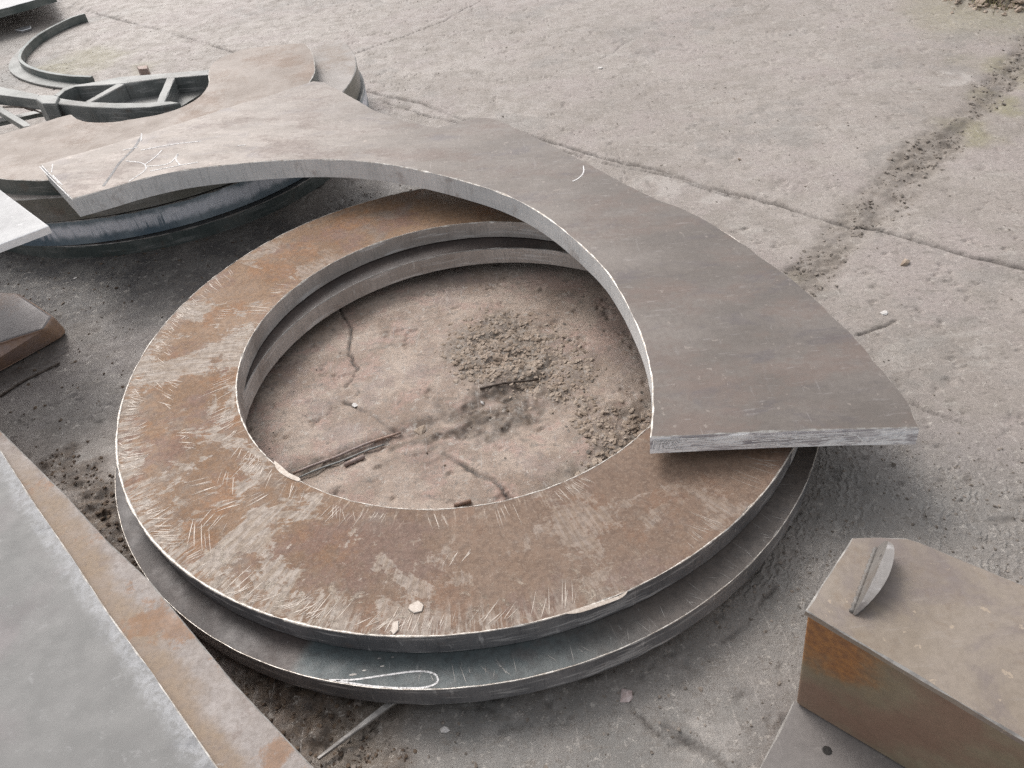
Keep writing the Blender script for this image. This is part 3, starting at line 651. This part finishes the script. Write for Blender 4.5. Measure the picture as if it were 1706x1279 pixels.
ring2 = thing('steel_ring', 'lower dark grey steel ring with a white chalk loop, under the rusty ring', 'steel ring', (c2[0], c2[1], z2-T1), 'thick flat steel rings stacked on the floor')
og2 = (c2[0], c2[1], z2-T1); T2 = .055
slab('ring_plate', circle(*c2, R2, 540), z2, T2, (m_ledge(), M['side'], M['rim_dull'], M['side_in'], M['edge_glint']), .0022, .9, [circle(*c2i, r2, 400)], ring2, og2, .0012)
ring_sides([o for o in ring2.children if o.name.startswith('ring_plate')][0], .8, 342, 360)
def w_o2(a): return max(.0003, .0008+.0016*gauss(a, 345, 14)+.0008*gauss(a, 265, 30)+.0008*nz(a*.25, 13)+.0004*nz(a*1.3, 19))
bead('rim_bead', *c2, R2-.001, z2, w_o2, M['rim'], ring2, origin=og2)
bead('rim_bead', *c2i, r2+.001, z2, lambda a: .0009+.0006*nz(a*.4, 1), M['rim_dull'], ring2, origin=og2)
loop = smooth(PX([(548, 1133), (590, 1132), (640, 1125), (685, 1119), (712, 1119), (727, 1125), (730, 1133), (722, 1141), (700, 1146), (660, 1146), (620, 1143), (585, 1138), (560, 1134)], z2), .006)
strips('chalk_loop', [(loop, .0035, z2+.0005)], M['chalk'], ring2, og2)
lst = []
for i in range(46):
    a = R(random.uniform(262, 335)); rr = R2-random.uniform(.002, .03); L = random.uniform(.01, .04); s = random.uniform(-.02, .01)
    p = [(c2[0]+(rr-L*t)*math.cos(a+s*t), c2[1]+(rr-L*t)*math.sin(a+s*t)) for t in (0, .5, 1)]; lst.append((p, [.0003, .0009, .0003], z2+.0003))
for x, y, r_ in ((588, 1124, 5), (607, 1117, 3), (637, 1110, 3), (632, 1097, 2.5), (654, 1095, 2)):
    ax, ay = at(x, y, z2); lst.append(([(ax-.004*r_/3, ay), (ax, ay+.0004), (ax+.004*r_/3, ay)], [.002, .004*r_/4, .002], z2+.0004))
o = strips('scrape_marks', lst, M['rim_dull'], ring2, og2); o['kind'] = 'stuff'
# packing bars that hold the rings off the floor; one end shows at the front
def bar(name, p0, p1, w_, z0, z1_, mat, label, cat, group=None):
    a = np.array(p0); b = np.array(p1); d = (b-a)/np.linalg.norm(b-a); s = np.array((-d[1], d[0]))*w_/2
    pts = line([tuple(a-s), tuple(b-s), tuple(b+s), tuple(a+s), tuple(a-s)], .03)[:-1]
    o = slab(name, pts, z1_, z1_-z0, (mat, mat, M['rim_dull']), .0015, .7, origin=(a[0], a[1], z0)); return tag(o, label, cat, group)
bar('packing_bar', (-.62, 1.12), (-.95, 1.62), .04, -.004, z2-T2, M['rusty'], 'rusty square bar wedged under the lower ring on its left', 'packing bar', 'packing bars under the rings')
bar('packing_bar', (.42, 1.10), (.62, 1.5), .04, -.004, z2-T2, M['rusty'], 'rusty square bar under the lower ring below the cut end of the curved plate', 'packing bar', 'packing bars under the rings')
a = at(528, 1262, .012); b = at(640, 1176, .022)
e = (b[0]+(b[0]-a[0])*.5, b[1]+(b[1]-a[1])*.5)
o = slab('steel_strip', line([a, (b[0]-.003, b[1]+.0), (e[0]-.003, e[1]), (e[0]+.006, e[1]-.006), (b[0]+.007, b[1]-.007), (a[0]+.004, a[1]-.004), a], .03)[:-1], lambda x, y: .014+.012*min(1, max(0, (y-a[1])/(b[1]-a[1]))), .006, (M['rim_dull'],)*3, .001, .8, origin=(a[0], a[1], 0))
tag(o, 'thin grey steel strip poking out from under the front of the lower ring', 'steel strip')

# ------------------------------------------------------------------ the curved plate on top
hA, hB = .945, .838
zA, zB = hz(hA), hz(hB)
pa = np.array(at(1300, 700, zA)); pb = np.array(at(90, 300, zB)); pu = (pb-pa); pL = np.linalg.norm(pu); pu = pu/pL
def zarc(x, y): return zA+(zB-zA)*float((np.array([x, y])-pa)@pu)/pL
def on_arc(px, py):
    z = zA
    for _ in range(25): x, y = at(px, py, z); z = zarc(x, y)
    return (x, y)
AR = lambda L: [on_arc(*p) for p in L]
inner = smooth(AR([(119, 331), (170, 317), (240, 297), (320, 281), (436, 269), (527, 265), (610, 269), (686, 280.5), (771, 301), (846, 326), (914, 364), (989, 428), (1029, 479), (1065, 551), (1083, 616), (1087, 673), (1083, 728)]), .012)
endl = line(AR([(1083, 728), (1180, 723), (1300, 718), (1420, 714), (1532, 712)]), .012)
outer = smooth(AR([(1532, 712), (1508.5, 664), (1473, 620), (1430, 569), (1375.7, 514), (1320, 465), (1285.7, 440), (1238, 406), (1190, 375), (1142.5, 350), (1080, 325), (1016, 292), (948, 256), (873, 219), (832, 200.6), (808, 195)]), .012)
step_ = line(AR([(808, 195), (785, 196), (762, 205), (728, 212), (680, 203), (625, 184), (575, 155), (540, 137), (522, 135)]), .012)
left = line(AR([(522, 135), (490, 145), (430, 165), (400, 172), (330, 195), (235, 225), (160, 247), (67, 273)]), .012)
endr = line(AR([(67, 273), (119, 331)]), .012)
poly = inner[:-1]+endl[:-1]+outer[:-1]+step_[:-1]+left[:-1]+endr[:-1]
TA = .066
_q0 = np.array(on_arc(1083, 728)); _q1 = np.array(on_arc(1532, 712)); _qd = (_q1-_q0)/np.linalg.norm(_q1-_q0); _qn = np.array((-_qd[1], _qd[0]))
def undercut(x, y):
    '''the cut end leans out a little at the foot'''
    v = np.array((x, y))-_q0; d = abs(v@_qn)
    return (x-_qn[0]*.006, y-_qn[1]*.006) if d < .02 and -.02 < v@_qd < .9 else (x, y)
def thick(x, y):
    d = abs((np.array((x, y))-_q0)@_qn); return .044+(TA-.044)*min(1, d/.4)
ogA = (pa[0], pa[1], zA-TA)
arc = thing('curved_plate', 'large grey plate with a crescent inner cut, lying across the rusty ring', 'steel plate', ogA)
slab('plate_body', poly, zarc, thick, (M['arc'], M['side_arc'], M['rim']), .0022, .9, (), arc, ogA, .0006, undercut)
body = [o for o in arc.children][0]
def m_end():
    g = G('bright_cut_end'); p = g.co()
    lay = g.noise(g.mp(p, (.12, .5, 1)), 70, 5, .75); spot = g.noise(g.mp(p, (.3, .5, 1)), 26, 6, .75)
    c = g.mix(g.ramp(lay, .40, .60), (.40, .375, .385), (.70, .68, .68))
    c = g.mix(g.ramp(spot, .5, .58), c, (.93, .93, .93))
    return g.out(c, .4, .05, g.bump(lay, .0015, .5))
body.data.materials.append(m_end())
q0 = np.array(on_arc(1083, 728)); q1 = np.array(on_arc(1532, 712))
for f in body.data.polygons:
    if f.material_index == 1:
        cx_, cy_ = f.center[0]+ogA[0], f.center[1]+ogA[1]; d_ = (q1-q0)/np.linalg.norm(q1-q0); r_ = np.array((cx_, cy_))-q0
        if abs(r_[0]*d_[1]-r_[1]*d_[0]) < .02 and -.01 < r_@d_ < np.linalg.norm(q1-q0)+.01: f.material_index = 3
zc = lambda x, y: zarc(x, y)+.0006
marks = [AR([(210, 268), (235, 271), (243, 277), (240, 285), (215, 302)]), AR([(240, 275), (258, 262), (270, 250)]), AR([(243, 277), (270, 275), (285, 270), (297, 256), (293, 265), (300, 275)]),
         AR([(250, 285), (290, 277), (330, 270)]), AR([(235, 250), (290, 240), (335, 235)]), AR([(205, 250), (230, 245)]), AR([(236, 222), (235, 235)]),
         AR([(88, 273), (86, 287)]), AR([(70, 276), (86, 293), (100, 306)]), AR([(88, 292), (104, 308)]), AR([(66, 277), (88, 300), (118, 330)]), AR([(972, 276), (972, 287), (965, 296), (954, 302)]), AR([(395, 243), (410, 241)]), AR([(1250, 330), (1252, 331)])]
for i, m in enumerate(marks[:-1]): strips('chalk_mark', [(smooth(m, .01), .0046 if i < 7 else .0036, zc)], M['chalk'], arc, ogA)
bent = [AR([(235, 228), (222, 248), (200, 270), (185, 292), (172, 310)])]
o = strips('dirt_streak', [(smooth(bent[0], .02), .009, lambda x, y: zarc(x, y)+.0004)], m_plain('grey_dirt', (.17, .165, .165), (.30, .29, .285), .7, .2, 30), arc, ogA)
# chalk and white paint on the cut end face (upright, just proud of it)
e0 = np.array(on_arc(1083, 728)); e1 = np.array(on_arc(1532, 712)); eu = (e1-e0)/np.linalg.norm(e1-e0); en = np.array((eu[1], -eu[0])); EL = np.linalg.norm(e1-e0)
def endpt(s, v, off=.0012):
    q = e0+eu*s+en*(off+.006*v); return (q[0]-ogA[0], q[1]-ogA[1], zarc(q[0], q[1])-.044*v-ogA[2])
V = []; F = []
def eface(pts, wd):
    for i in range(len(pts)-1):
        (s0, v0), (s1, v1) = pts[i], pts[i+1]; d = math.hypot(s1-s0, (v1-v0)*TA)+1e-9; nx_, ny_ = -(v1-v0)*TA/d*wd/2, (s1-s0)/d*wd/2/TA
        k = len(V); V.extend([endpt(s0+nx_, v0+ny_), endpt(s0-nx_, v0-ny_), endpt(s1-nx_, v1-ny_), endpt(s1+nx_, v1+ny_)]); F.append((k, k+1, k+2, k+3))
for i in range(150):
    s = .01+random.random()**1.3*EL*.72; v = random.uniform(.12, .85); L = random.uniform(.006, .05); eface([(s, v), (s+L, v+random.uniform(-.06, .06))], random.uniform(.001, .0034))
eface([(.66*EL, .16), (.72*EL, .18), (.77*EL, .3), (.80*EL, .7), (.825*EL, .78), (.85*EL, .5), (.89*EL, .4), (.93*EL, .35), (.95*EL, .3), (.93*EL, .55), (.88*EL, .62), (.85*EL, .66)], .0034)
eface([(.02, .12), (.6*EL, .14), (.97*EL, .1)], .0016)
o = link('chalk_strokes', V, F, M['chalk_end'], None, arc); o['kind'] = 'stuff'
V = []; F = []
for i in range(20):
    s = .006+i*.0026+random.uniform(-.001, .001); eface([(s+.004, random.uniform(.12, .2)), (s-.002, random.uniform(.55, .95) if i < 10 else random.uniform(.4, .8))], random.uniform(.0032, .0050))
link('white_paint_dab', V, F, M['white_rim'], None, arc)
# packing under the plate on the ring
x, y = at(1112, 772, z1); bx = bar('packing_bar', (x+.03, y+.03), (x+.10, y+.34), .03, z1+.001, min(zarc(x, y), zA)-TA-.001, M['wire'], 'dark flat packing piece between the cut end of the curved plate and the ring', 'packing bar', None)

# ------------------------------------------------------------------ the stack behind, left
zb1 = .306
cB = (-1.432*1.0, 3.465*1.0)
def circ_at(c, r, a0, a1, n): return circle(*c, r, n, a0, a1)
stack_mats = [('side_dark', 'rim_dull'), ('side_olive', 'rim_dull'), ('blue', 'rim_dull'), ('side_dark', 'rim_dull')]
top_front = smooth(PX([(-90, 280), (0, 297), (35, 299.5), (65, 300), (105, 298)], zb1), .02)
a_s = math.degrees(math.atan2(top_front[-1][1]-cB[1], top_front[-1][0]-cB[0]))
pe = at(515, 138, zb1); a_e = math.degrees(math.atan2(pe[1]-cB[1], pe[0]-cB[0]))
r_s = math.hypot(top_front[-1][0]-cB[0], top_front[-1][1]-cB[1]); r_e = math.hypot(pe[0]-cB[0], pe[1]-cB[1])
while a_e < a_s: a_e += 360
hid = [(cB[0]+(r_s+(r_e-r_s)*t)*math.cos(R(a_s+(a_e-a_s)*t)), cB[1]+(r_s+(r_e-r_s)*t)*math.sin(R(a_s+(a_e-a_s)*t))) for t in np.linspace(0, 1, 70)][1:-1]
back = smooth(PX([(515, 138), (524, 120), (524, 103), (519, 85), (508, 71)], zb1), .015)+smooth(PX([(508, 71), (450, 76), (405, 82), (370, 95), (352, 108), (347, 122), (347, 138), (340, 152), (322, 168), (290, 183), (255, 192), (220, 198), (185, 203), (150, 203), (130, 198), (118, 190)], zb1), .015)[1:]
lft = line(PX([(118, 190), (95, 196), (45, 211), (0, 224), (-90, 250)], zb1), .03)
polyB = top_front[:-1]+hid+back+lft[1:]
ogB = (cB[0], cB[1], zb1-.06)
bp = thing('hooked_plate', 'light brown hook-shaped steel plate on top of the stack behind, left of the curved plate', 'steel plate', ogB)
slab('plate_body', polyB, zb1, .06, (M['brown'], M['side_dark'], M['rim']), .003, .6, (), bp, ogB, .001)
ll = [('stacked_ring', (-1.475, 3.645), .955, .246, .094, 'side_olive', 'olive grey edged round plate directly below the brown hook-shaped plate', 'steel plate'),
      ('stacked_ring', (-1.46, 3.64), .955, .150, .096, 'blue', 'blued steel round plate with white scale on its cut edge, in the stack behind', 'steel plate'),
      ('stacked_ring', (-1.40, 3.55), .88, .052, .054, 'side_dark', 'lowest dark round plate of the stack behind, lying on the floor', 'steel plate')]
# the layers of the stack
for nm, c, r_, zt, th, sm, lab, cat in ll:
    o = slab(nm, circle(*c, r_, 200, 198, 388)+circle(*c, r_*.70, 120, 198, 388)[::-1], zt, th, (M['ring2'] if sm != 'side_olive' else M['dusty'], M[sm], M['rim_dull']), .003, .7, (), origin=(c[0], c[1], zt-th), wob=.001); tag(o, lab, cat, 'round plates stacked behind')

# ribbed skeleton frame lying beside the hook plate
zf = zb1-.02
fr = thing('ribbed_frame', 'grey scrap frame with open pockets between ribs, beside the brown hook-shaped plate', 'steel frame', (*at(200, 160, zf), 0))
of = tuple(fr.location)
def fpart(nm, pxs, zt, t, mats, sm=True):
    return slab(nm, (smooth(PX(pxs, zt), .03, True) if sm else line(PX(pxs, zt)+[at(*pxs[0], zt)], .05)[:-1]), zt, t, mats, .003, .6, (), fr, of)
fm = (M['frame'], M['frame_side'], M['frame'])
fpart('rim', [(58, 164), (90, 172), (150, 178), (200, 180), (250, 178), (300, 171), (285, 168), (240, 171), (190, 171), (140, 169), (100, 163), (90, 158)], zf, .09, fm, False)
fpart('rim', [(90, 158), (102, 149), (125, 141), (175, 134), (225, 130), (270, 123), (345, 117), (350, 124), (290, 129), (270, 130), (205, 139), (175, 141), (125, 144), (108, 151), (98, 160)], zf, .09, fm, False)
fpart('rib', [(142, 169), (150, 171), (207, 140), (196, 138)], zf-.001, .085, fm, False)
fpart('rib', [(260, 171), (274, 170), (292, 128), (278, 128)], zf-.001, .085, fm, False)
fpart('end_block', [(58, 164), (66, 158), (90, 158), (98, 160), (92, 172), (70, 172)], zf+.012, .10, fm, False)
o = slab('floor_plate', line(PX([(85, 168), (105, 146), (200, 128), (350, 116), (345, 150), (300, 178), (200, 195), (100, 185), (85, 168)], .215), .05)[:-1], .215, .012, (M['frame'], M['side_dark'], M['rim_dull']), .001, .5, (), fr, of)
# bars running into the frame from the left
def pxbar(nm, q, z, t, mats, lab, cat, group=None):
    pts = line(PX(q+[q[0]], z), .05)[:-1]; return tag(slab(nm, pts, z, t, mats, .002, .6, origin=(*pts[0], z-t)), lab, cat, group)
pxbar('flat_bar', [(-60, 132), (10, 146), (64, 157), (66, 166), (0, 158), (-60, 150)], .24, .05, fm, 'wide flat grey bar coming in from the left edge to the ribbed frame', 'flat bar', 'bars left of the ribbed frame')
pxbar('flat_bar', [(-50, 148), (0, 176), (45, 203), (52, 209), (40, 211), (-4, 184), (-50, 158)], .20, .03, (M['frame'], M['side_dark'], M['rim_dull']), 'narrow bar slanting down from the left edge to the brown hook-shaped plate', 'flat bar', 'bars left of the ribbed frame')
pxbar('flat_bar', [(-60, 205), (0, 196), (60, 184), (100, 180), (100, 184), (60, 189), (0, 203), (-60, 214)], .12, .02, (M['frame'], M['side_dark'], M['rim_dull']), 'thin low bar lying under the slanting bar at the left edge', 'flat bar', 'bars left of the ribbed frame')
for i, (q, lab) in enumerate([([(18, 163), (30, 172), (50, 178), (60, 172)], 'bent dark wire hanging below the wide flat bar'), ([(5, 178), (40, 176), (80, 184), (130, 190)], 'long dark wire passing under the end block of the ribbed frame')]):
    tag(tube('steel_wire', [(*p, .20-.004*k) for k, p in enumerate(smooth(PX(q, .20), .04))], .004, M['wire']), lab, 'wire')
# curved angle bar on the floor behind the frame
hp = smooth(PX([(141, 22), (120, 28), (90, 42), (62, 58), (42, 76), (33, 90), (34, 100), (50, 111), (80, 120), (115, 125), (152, 127)], .05), .03)
n_ = len(hp); ca = thing('curved_angle_bar', 'curved dark angle bar lying on the floor behind the ribbed frame', 'angle bar', (*hp[n_//2], 0)); oc = tuple(ca.location)
def sweep(nm, pts, half, z0, z1_, mat, parent, org):
    inn = offset_open(pts, half); out_ = offset_open(pts, -half); pl = out_+inn[::-1]
    return slab(nm, pl, z1_, z1_-z0, (mat, mat, M['rim_dull']), .002, .7, (), parent, org)
def offset_open(pts, d):
    r_ = []
    for i in range(len(pts)):
        a_ = np.array(pts[max(i-1, 0)]); b_ = np.array(pts[min(i+1, len(pts)-1)]); e_ = (b_-a_)/np.linalg.norm(b_-a_); r_.append(tuple(np.array(pts[i])+np.array((-e_[1], e_[0]))*d))
    return r_
sweep('upright_leg', hp, .010, .0, .05, M['side_dark'], ca, oc)
sweep('flat_leg', offset_open(hp, -.045), .036, .002, .012, M['frame'], ca, oc)
tag(slab('bent_bracket', line(PX([(232, 122), (250, 120), (250, 126), (236, 127), (232, 122)], .03), .02)[:-1], .07, .065, (M['rusty'],)*3, .002, origin=(*at(240, 124), 0)), 'small rusty bracket standing right of the curved angle bar', 'bracket')
pxbar('steel_offcut', [(25, 49), (38, 44), (50, 42), (52, 46), (36, 51)], .015, .014, (M['white'], M['side'], M['white_rim']), 'small shiny offcut left of the curved angle bar', 'offcut')
# plate in the upper left corner
pxbar('corner_plate', [(-140, 50), (0, 15), (45, 3), (90, -10), (60, -60), (-140, -60)], .16, .05, (M['white'], M['side_dark'], M['white_rim']), 'bright edged steel plate in the top left corner of the photo', 'steel plate')

# ------------------------------------------------------------------ plates along the left and bottom left
o = pxbar('pale_plate', [(-220, 190), (0, 316), (81, 376), (-220, 490)], .46, .022, (M['white'], M['white_rim'], M['white_rim']), 'pale grey plate with a white cut edge, its pointed corner reaching in at mid left', 'steel plate')
zl = .10
lb = thing('box_beam', 'low grey and pinkish brown beam end on the floor at the left edge', 'beam', (*at(90, 545, 0), 0)); ol = tuple(lb.location)
topp = PX([(-220, 470), (29, 486), (88, 525), (70, 548), (-220, 640)], zl); botp = PX([(106, 562), (-220, 740)], 0.005)
A_, B_, C_, D_, E_ = topp
b1 = at(106, 562, .004); b2 = at(-220, 742, .004); b0 = (B_[0]+.0, B_[1]+.03)
V = [(*A_, zl), (*B_, zl), (*C_, zl), (*E_, zl-.0), (*b1, .003), (*b2, .003), (B_[0], B_[1]+.02, .003), (A_[0], A_[1]+.02, .003)]
def lc(L, og): return [(x-og[0], y-og[1], z-og[2]) for x, y, z in L]
def hexa(nm, top, bot, mats, parent, og, bev=.004, seg=3):
    """closed prism between two loops with softened edges"""
    n = len(top); V = lc(list(top)+list(bot), og)
    F = [tuple(range(n)), tuple(range(2*n-1, n-1, -1))]+[(i, n+i, n+(i+1) % n, (i+1) % n) for i in range(n)]
    ax = sum((top[i][0]-top[0][0])*(top[(i+1) % n][1]-top[0][1])-(top[i][1]-top[0][1])*(top[(i+1) % n][0]-top[0][0]) for i in range(n))
    if ax < 0: F = [f[::-1] for f in F]
    o = link(nm, V, F, mats, [0, 1]+[1]*n, parent)
    md = o.modifiers.new('bevel', 'BEVEL'); md.width = bev; md.segments = seg; md.limit_method = 'ANGLE'; md.angle_limit = R(25)
    o.data.polygons.foreach_set('use_smooth', [False]*len(F))
    return o
hexa('beam_body', [(*A_, zl), (*B_, zl), (*C_, zl), (*at(72, 548, zl), zl), (*at(-220, 640, zl), zl)],
     [(A_[0], A_[1]+.02, .003), (B_[0]+.01, B_[1]+.02, .003), (b1[0]+.005, b1[1]+.03, .003), (*b1, .003), (*b2, .003)], (M['lbox'], M['lboxside']), lb, ol, .018, 4)
# brown beam and grey sheet along the bottom left
zs = .17
edge = PX([(-150, 560), (0, 716), (105, 820), (174, 896), (251, 969), (392, 1140), (523, 1279), (640, 1405)], zs)
bm = line(edge+[(edge[-1][0]-.9, edge[-1][1]-.1), (edge[0][0]-.6, edge[0][1]-.5), edge[0]], .03)[:-1]
bmo = thing('wide_beam', 'long brown and grey beam running along the lower left, beside the rings', 'beam', (*edge[3], 0))
slab('top_flange', bm, zs, .018, (m_beam([(0, 0)]+PX([(0, 748), (363, 1279)], zs)+[(0, 0)]), M['rusty'], M['rim_dull']), .0022, .8, (), bmo, tuple(bmo.location))
inn_ = offset(bm if area(bm) > 0 else bm[::-1], [.05]*len(bm)); slab('web_box', inn_, zs-.0185, zs-.022, (M['rusty'],)*3, .002, .4, (), bmo, tuple(bmo.location))
zg = zs+.0125
ge = PX([(-150, 620), (0, 748), (33, 800), (62, 845), (113, 918), (182, 1023), (254, 1121), (363, 1279), (450, 1400)], zg)
gp_ = line(ge+[(ge[-1][0]-.9, ge[-1][1]-.1), (ge[0][0]-.5, ge[0][1]-.5), ge[0]], .02)[:-1]
gs = thing('grey_sheet', 'large light grey steel sheet with a rubbed pale edge, filling the lower left corner', 'steel sheet', (*ge[4], zs))
slab('sheet_body', gp_, zg, .0115, (m_sheet(ge), M['rim_dull'], M['rim']), .0014, .9, (), gs, tuple(gs.location))

# ------------------------------------------------------------------ box with lifting lug, lower right
zt = .33; zbm = .03
tp = PX([(1346, 1016), (1424, 900), (1520, 896), (1712, 975), (2050, 1130), (2050, 1420), (1706, 1228), (1520, 1118)], zt)
tp = PX([(1346, 1016), (1422, 898), (1510, 897), (1850, 1035), (2000, 1400), (1720, 1238)], zt)
bt = [at(1325, 1172, zbm), None, None, None, None, at(1560, 1312, zbm)]
v0 = np.array(bt[0]); bt[1] = tuple(v0+(np.array(tp[1])-np.array(tp[0]))); bt[2] = tuple(np.array(bt[1])+np.array(tp[2])-np.array(tp[1])); bt[3] = tuple(np.array(bt[2])+np.array(tp[3])-np.array(tp[2]))
bt[5] = tuple(v0+(np.array(bt[5])-v0)/np.linalg.norm(np.array(bt[5])-v0)*np.linalg.norm(np.array(tp[5])-np.array(tp[0]))); bt[4] = tuple(np.array(tp[4])+np.array(bt[5])-np.array(tp[5]))
bx = thing('steel_box', 'tan rusty steel box with an orange corner and a lifting lug, lower right corner', 'steel box', (*tp[0], 0)); ox = tuple(bx.location)
lid = line([tuple(p) for p in tp]+[tuple(tp[0])], .02)[:-1]
lid = offset(lid if area(lid) > 0 else lid[::-1], [-.003]*len(lid))
slab('lid_plate', lid, zt, .012, (M['box'], M['box'], M['rim_dull']), .0022, .8, (), bx, ox, .0006)
hexa('box_body', [(*p, zt-.0122) for p in tp], [(*p, zbm) for p in bt], (M['box'], M['boxside']), bx, ox, .007, 3)
bp_ = PX([(1324, 1176), (1262, 1300), (1262, 1420), (1900, 1500), (1700, 1280)], .028)
bpo = slab('base_plate', line(PX([(1322, 1168), (1255, 1300), (1240, 1400), (1900, 1700), (2100, 1300), (1500, 1150), (1322, 1168)], .028), .03)[:-1], .028, .026, (M['base'], M['rusty'], M['rim_dull']), .003, .6, (), bx, ox)
def disc(nm, c, r_, z, mat, parent, og, n=14): return link(nm, lc([(c[0]+r_*math.cos(i*6.283/n)*(1+.2*nz(i, 2)), c[1]+r_*math.sin(i*6.283/n), z) for i in range(n)], og), [tuple(range(n))], mat, None, parent)
disc('bolt_hole', at(1378, 1250, .0285), .008, .0287, M['hole'], bx, ox)
M['lugface'] = steel_face('painted_shade_lug_face', (.13, .12, .11), (.20, .185, .17), (.16, .12, .09), metal=.05, rough=(.6, .7), seed=51, scuff_amt=.2)  # shade on the lug's left face is put into this darker colour
# lug: upright rounded plate with an eye
l0 = np.array(at(1420, 1024, zt)); l1 = np.array(at(1462, 912, zt)); lu = (l1-l0); LL = np.linalg.norm(lu); lu = lu/LL; ln = np.array((lu[1], -lu[0]))
if ln[0] < 0: ln = -ln
prof = [(0, 0), (.015, .08), (.08, .34), (.22, .56), (.42, .72), (.62, .80), (.78, .82), (.90, .74), (.97, .50), (.995, .25), (1, 0)]
HH = .043
LEAN = R(17)
def l3(s, v, o_):
    hh = v*HH/.82; q = l0+lu*s*LL+ln*(hh*math.sin(LEAN)+o_*math.cos(LEAN)); return (q[0]-ox[0], q[1]-ox[1], zt-ox[2]+hh*math.cos(LEAN)-o_*math.sin(LEAN)+.003)
pr_ = smooth(prof, .06); LT = .014
outl = [Vector((s*LL, v*HH, 0)) for s, v in pr_]; eye = [(.70+.045*math.cos(a_*math.pi/5), .56+.10*math.sin(a_*math.pi/5)) for a_ in range(10)][::-1]
both = pr_+eye; tri = tessellate_polygon([[Vector((s*LL, v*HH, 0)) for s, v in pr_], [Vector((s*LL, v*HH, 0)) for s, v in eye]])
n_ = len(both); V = [l3(s, v, 0) for s, v in both]+[l3(s, v, .004+LT*max(0, math.sin(math.pi*min(1, max(0, s))))**.8) for s, v in both]; F = [t for t in tri]+[tuple(n_+k for k in t[::-1]) for t in tri]; ix = [1]*len(tri)+[0]*len(tri)
for base, cnt in ((0, len(pr_)), (len(pr_), 10)):
    for i in range(cnt): j = (i+1) % cnt; F.append((base+i, base+j, n_+base+j, n_+base+i)); ix.append(0)
lug = link('lifting_lug', V, F, [steel_face('pale_scuffed_lug', (.33, .30, .275), (.42, .39, .365), (.30, .235, .19), .5, .64, .5, .2, (.45, .6), seed=41, scuff_amt=.7, scuff=(.6, .57, .55), dark_amt=.7, dark=(.2, .17, .16), stretch=(3, 3, 1)), M['lugface'], M['rim_dull']], ix, bx)
for off_ in (-.002, .018):
    wp = [(l0[0]+lu[0]*LL*t+ln[0]*off_*(1 if off_ < 0 else math.sin(math.pi*t)**.8)-ox[0], l0[1]+lu[1]*LL*t+ln[1]*off_*(1 if off_ < 0 else math.sin(math.pi*t)**.8)-ox[1], zt+.001-ox[2]) for t in np.linspace(.02, .98, 40)]
    tube('weld_bead', wp, [.0042+.0012*math.sin(i*1.9) for i in range(40)], M['lugface'], bx, 7)
import bmesh
b_ = bmesh.new(); b_.from_mesh(lug.data); bmesh.ops.recalc_face_normals(b_, faces=b_.faces); b_.to_mesh(lug.data); b_.free()
lug.data.update()

# ------------------------------------------------------------------ loose small things
def gtube(nm, q, r_, mat, lab, cat, z=.004, lift=None, group=None):
    p = smooth(PX(q), .02); zz = [gz(*t) for t in p]; zm = (np.mean(zz)+max(zz))/2; n = max(1, len(p)-1)
    return tag(tube(nm, [(x, y, zm+z+.0015*math.sin(i*.9)) for i, (x, y) in enumerate(p)], r_, mat), lab, cat, group)
gtube('steel_wire', [(488, 789), (530, 772), (580, 752), (630, 732), (668, 720)], .0036, M['rusty'], 'longer rusty wire of the pair lying in the dirt inside the ring, front left', 'wire')
gtube('steel_wire', [(492, 796), (540, 776), (590, 757), (640, 738)], .0026, M['frame'], 'greyish wire of the pair lying in the dirt inside the ring, nearest the rim', 'wire')
gtube('steel_wire', [(800, 650), (840, 641), (870, 637), (898, 634)], .0034, M['wire'], 'dark wire beside the rubble patch in the middle of the ring', 'wire')
gtube('short_rod', [(574, 776), (592, 768), (608, 762)], .0065, M['rusty'], 'short stubby rod lying inside the ring beside the pair of wires', 'rod', .006)
gtube('short_rod', [(757, 845), (772, 841), (786, 838)], .0055, M['rusty'], 'short rod close against the inner rim at the front of the ring', 'rod', .005)
gtube('bent_wire', [(452, 612), (462, 605), (472, 598)], .003, M['wire'], 'small bent black wire at the left inside of the ring', 'wire')
gtube('steel_wire', [(0, 662), (18, 650), (40, 636), (70, 620), (100, 606)], .0035, M['wire'], 'black wire on the floor in front of the low beam at the left edge', 'wire')
def stone(px, py, s, mat, lab, cat='stone', flat=.6):
    x, y = at(px, py); o = rocks('stone_chip', np.array([[x, y]]), np.array([s]), mat, flat, None)
    o.data.transform(Matrix.Translation((-x, -y, 0))); o.location = (x, y, 0); tag(o, lab, cat)
sp = m_plain('pinkish_stone', (.40, .31, .29), (.55, .47, .45), .8, 0, 60); sw = m_plain('pale_stone', (.50, .47, .44), (.72, .69, .66), .7, 0, 60); sb = m_plain('brown_stone', (.22, .165, .12), (.36, .29, .23), .85, 0, 60)
stone(1043, 1160, .011, sp, 'pinkish stone chip at the head of a thin crack in front of the rings')
stone(742, 1217, .009, sw, 'pale pointed stone chip just in front of the lower ring at the bottom')
stone(1474, 522, .013, sw, 'white chip on bare concrete right of the curved plate', flat=.35)
stone(1000, 114, .014, sw, 'white fragment on open concrete near the top centre', flat=.4)
stone(700, 716, .016, sb, 'larger tan lump at the bend of the wires inside the ring', flat=.5)
stone(803, 667, .008, sw, 'small white chip next to the wire in the middle of the ring')
stone(590, 676, .009, sw, 'small pale chip at a crack in the left half of the ring opening', flat=.4)
stone(1508, 440, .016, sb, 'dark brown clod on the concrete below the joint, right of the curved plate')
stone(830, 600, .016, sb, 'biggest clod in the rubble patch inside the ring')
stone(1232, 266, .012, sb, 'brown clod on open concrete upper right of the curved plate')
stone(125, 463, .010, sw, 'pale curled chip on the dark floor at the left', flat=.4)
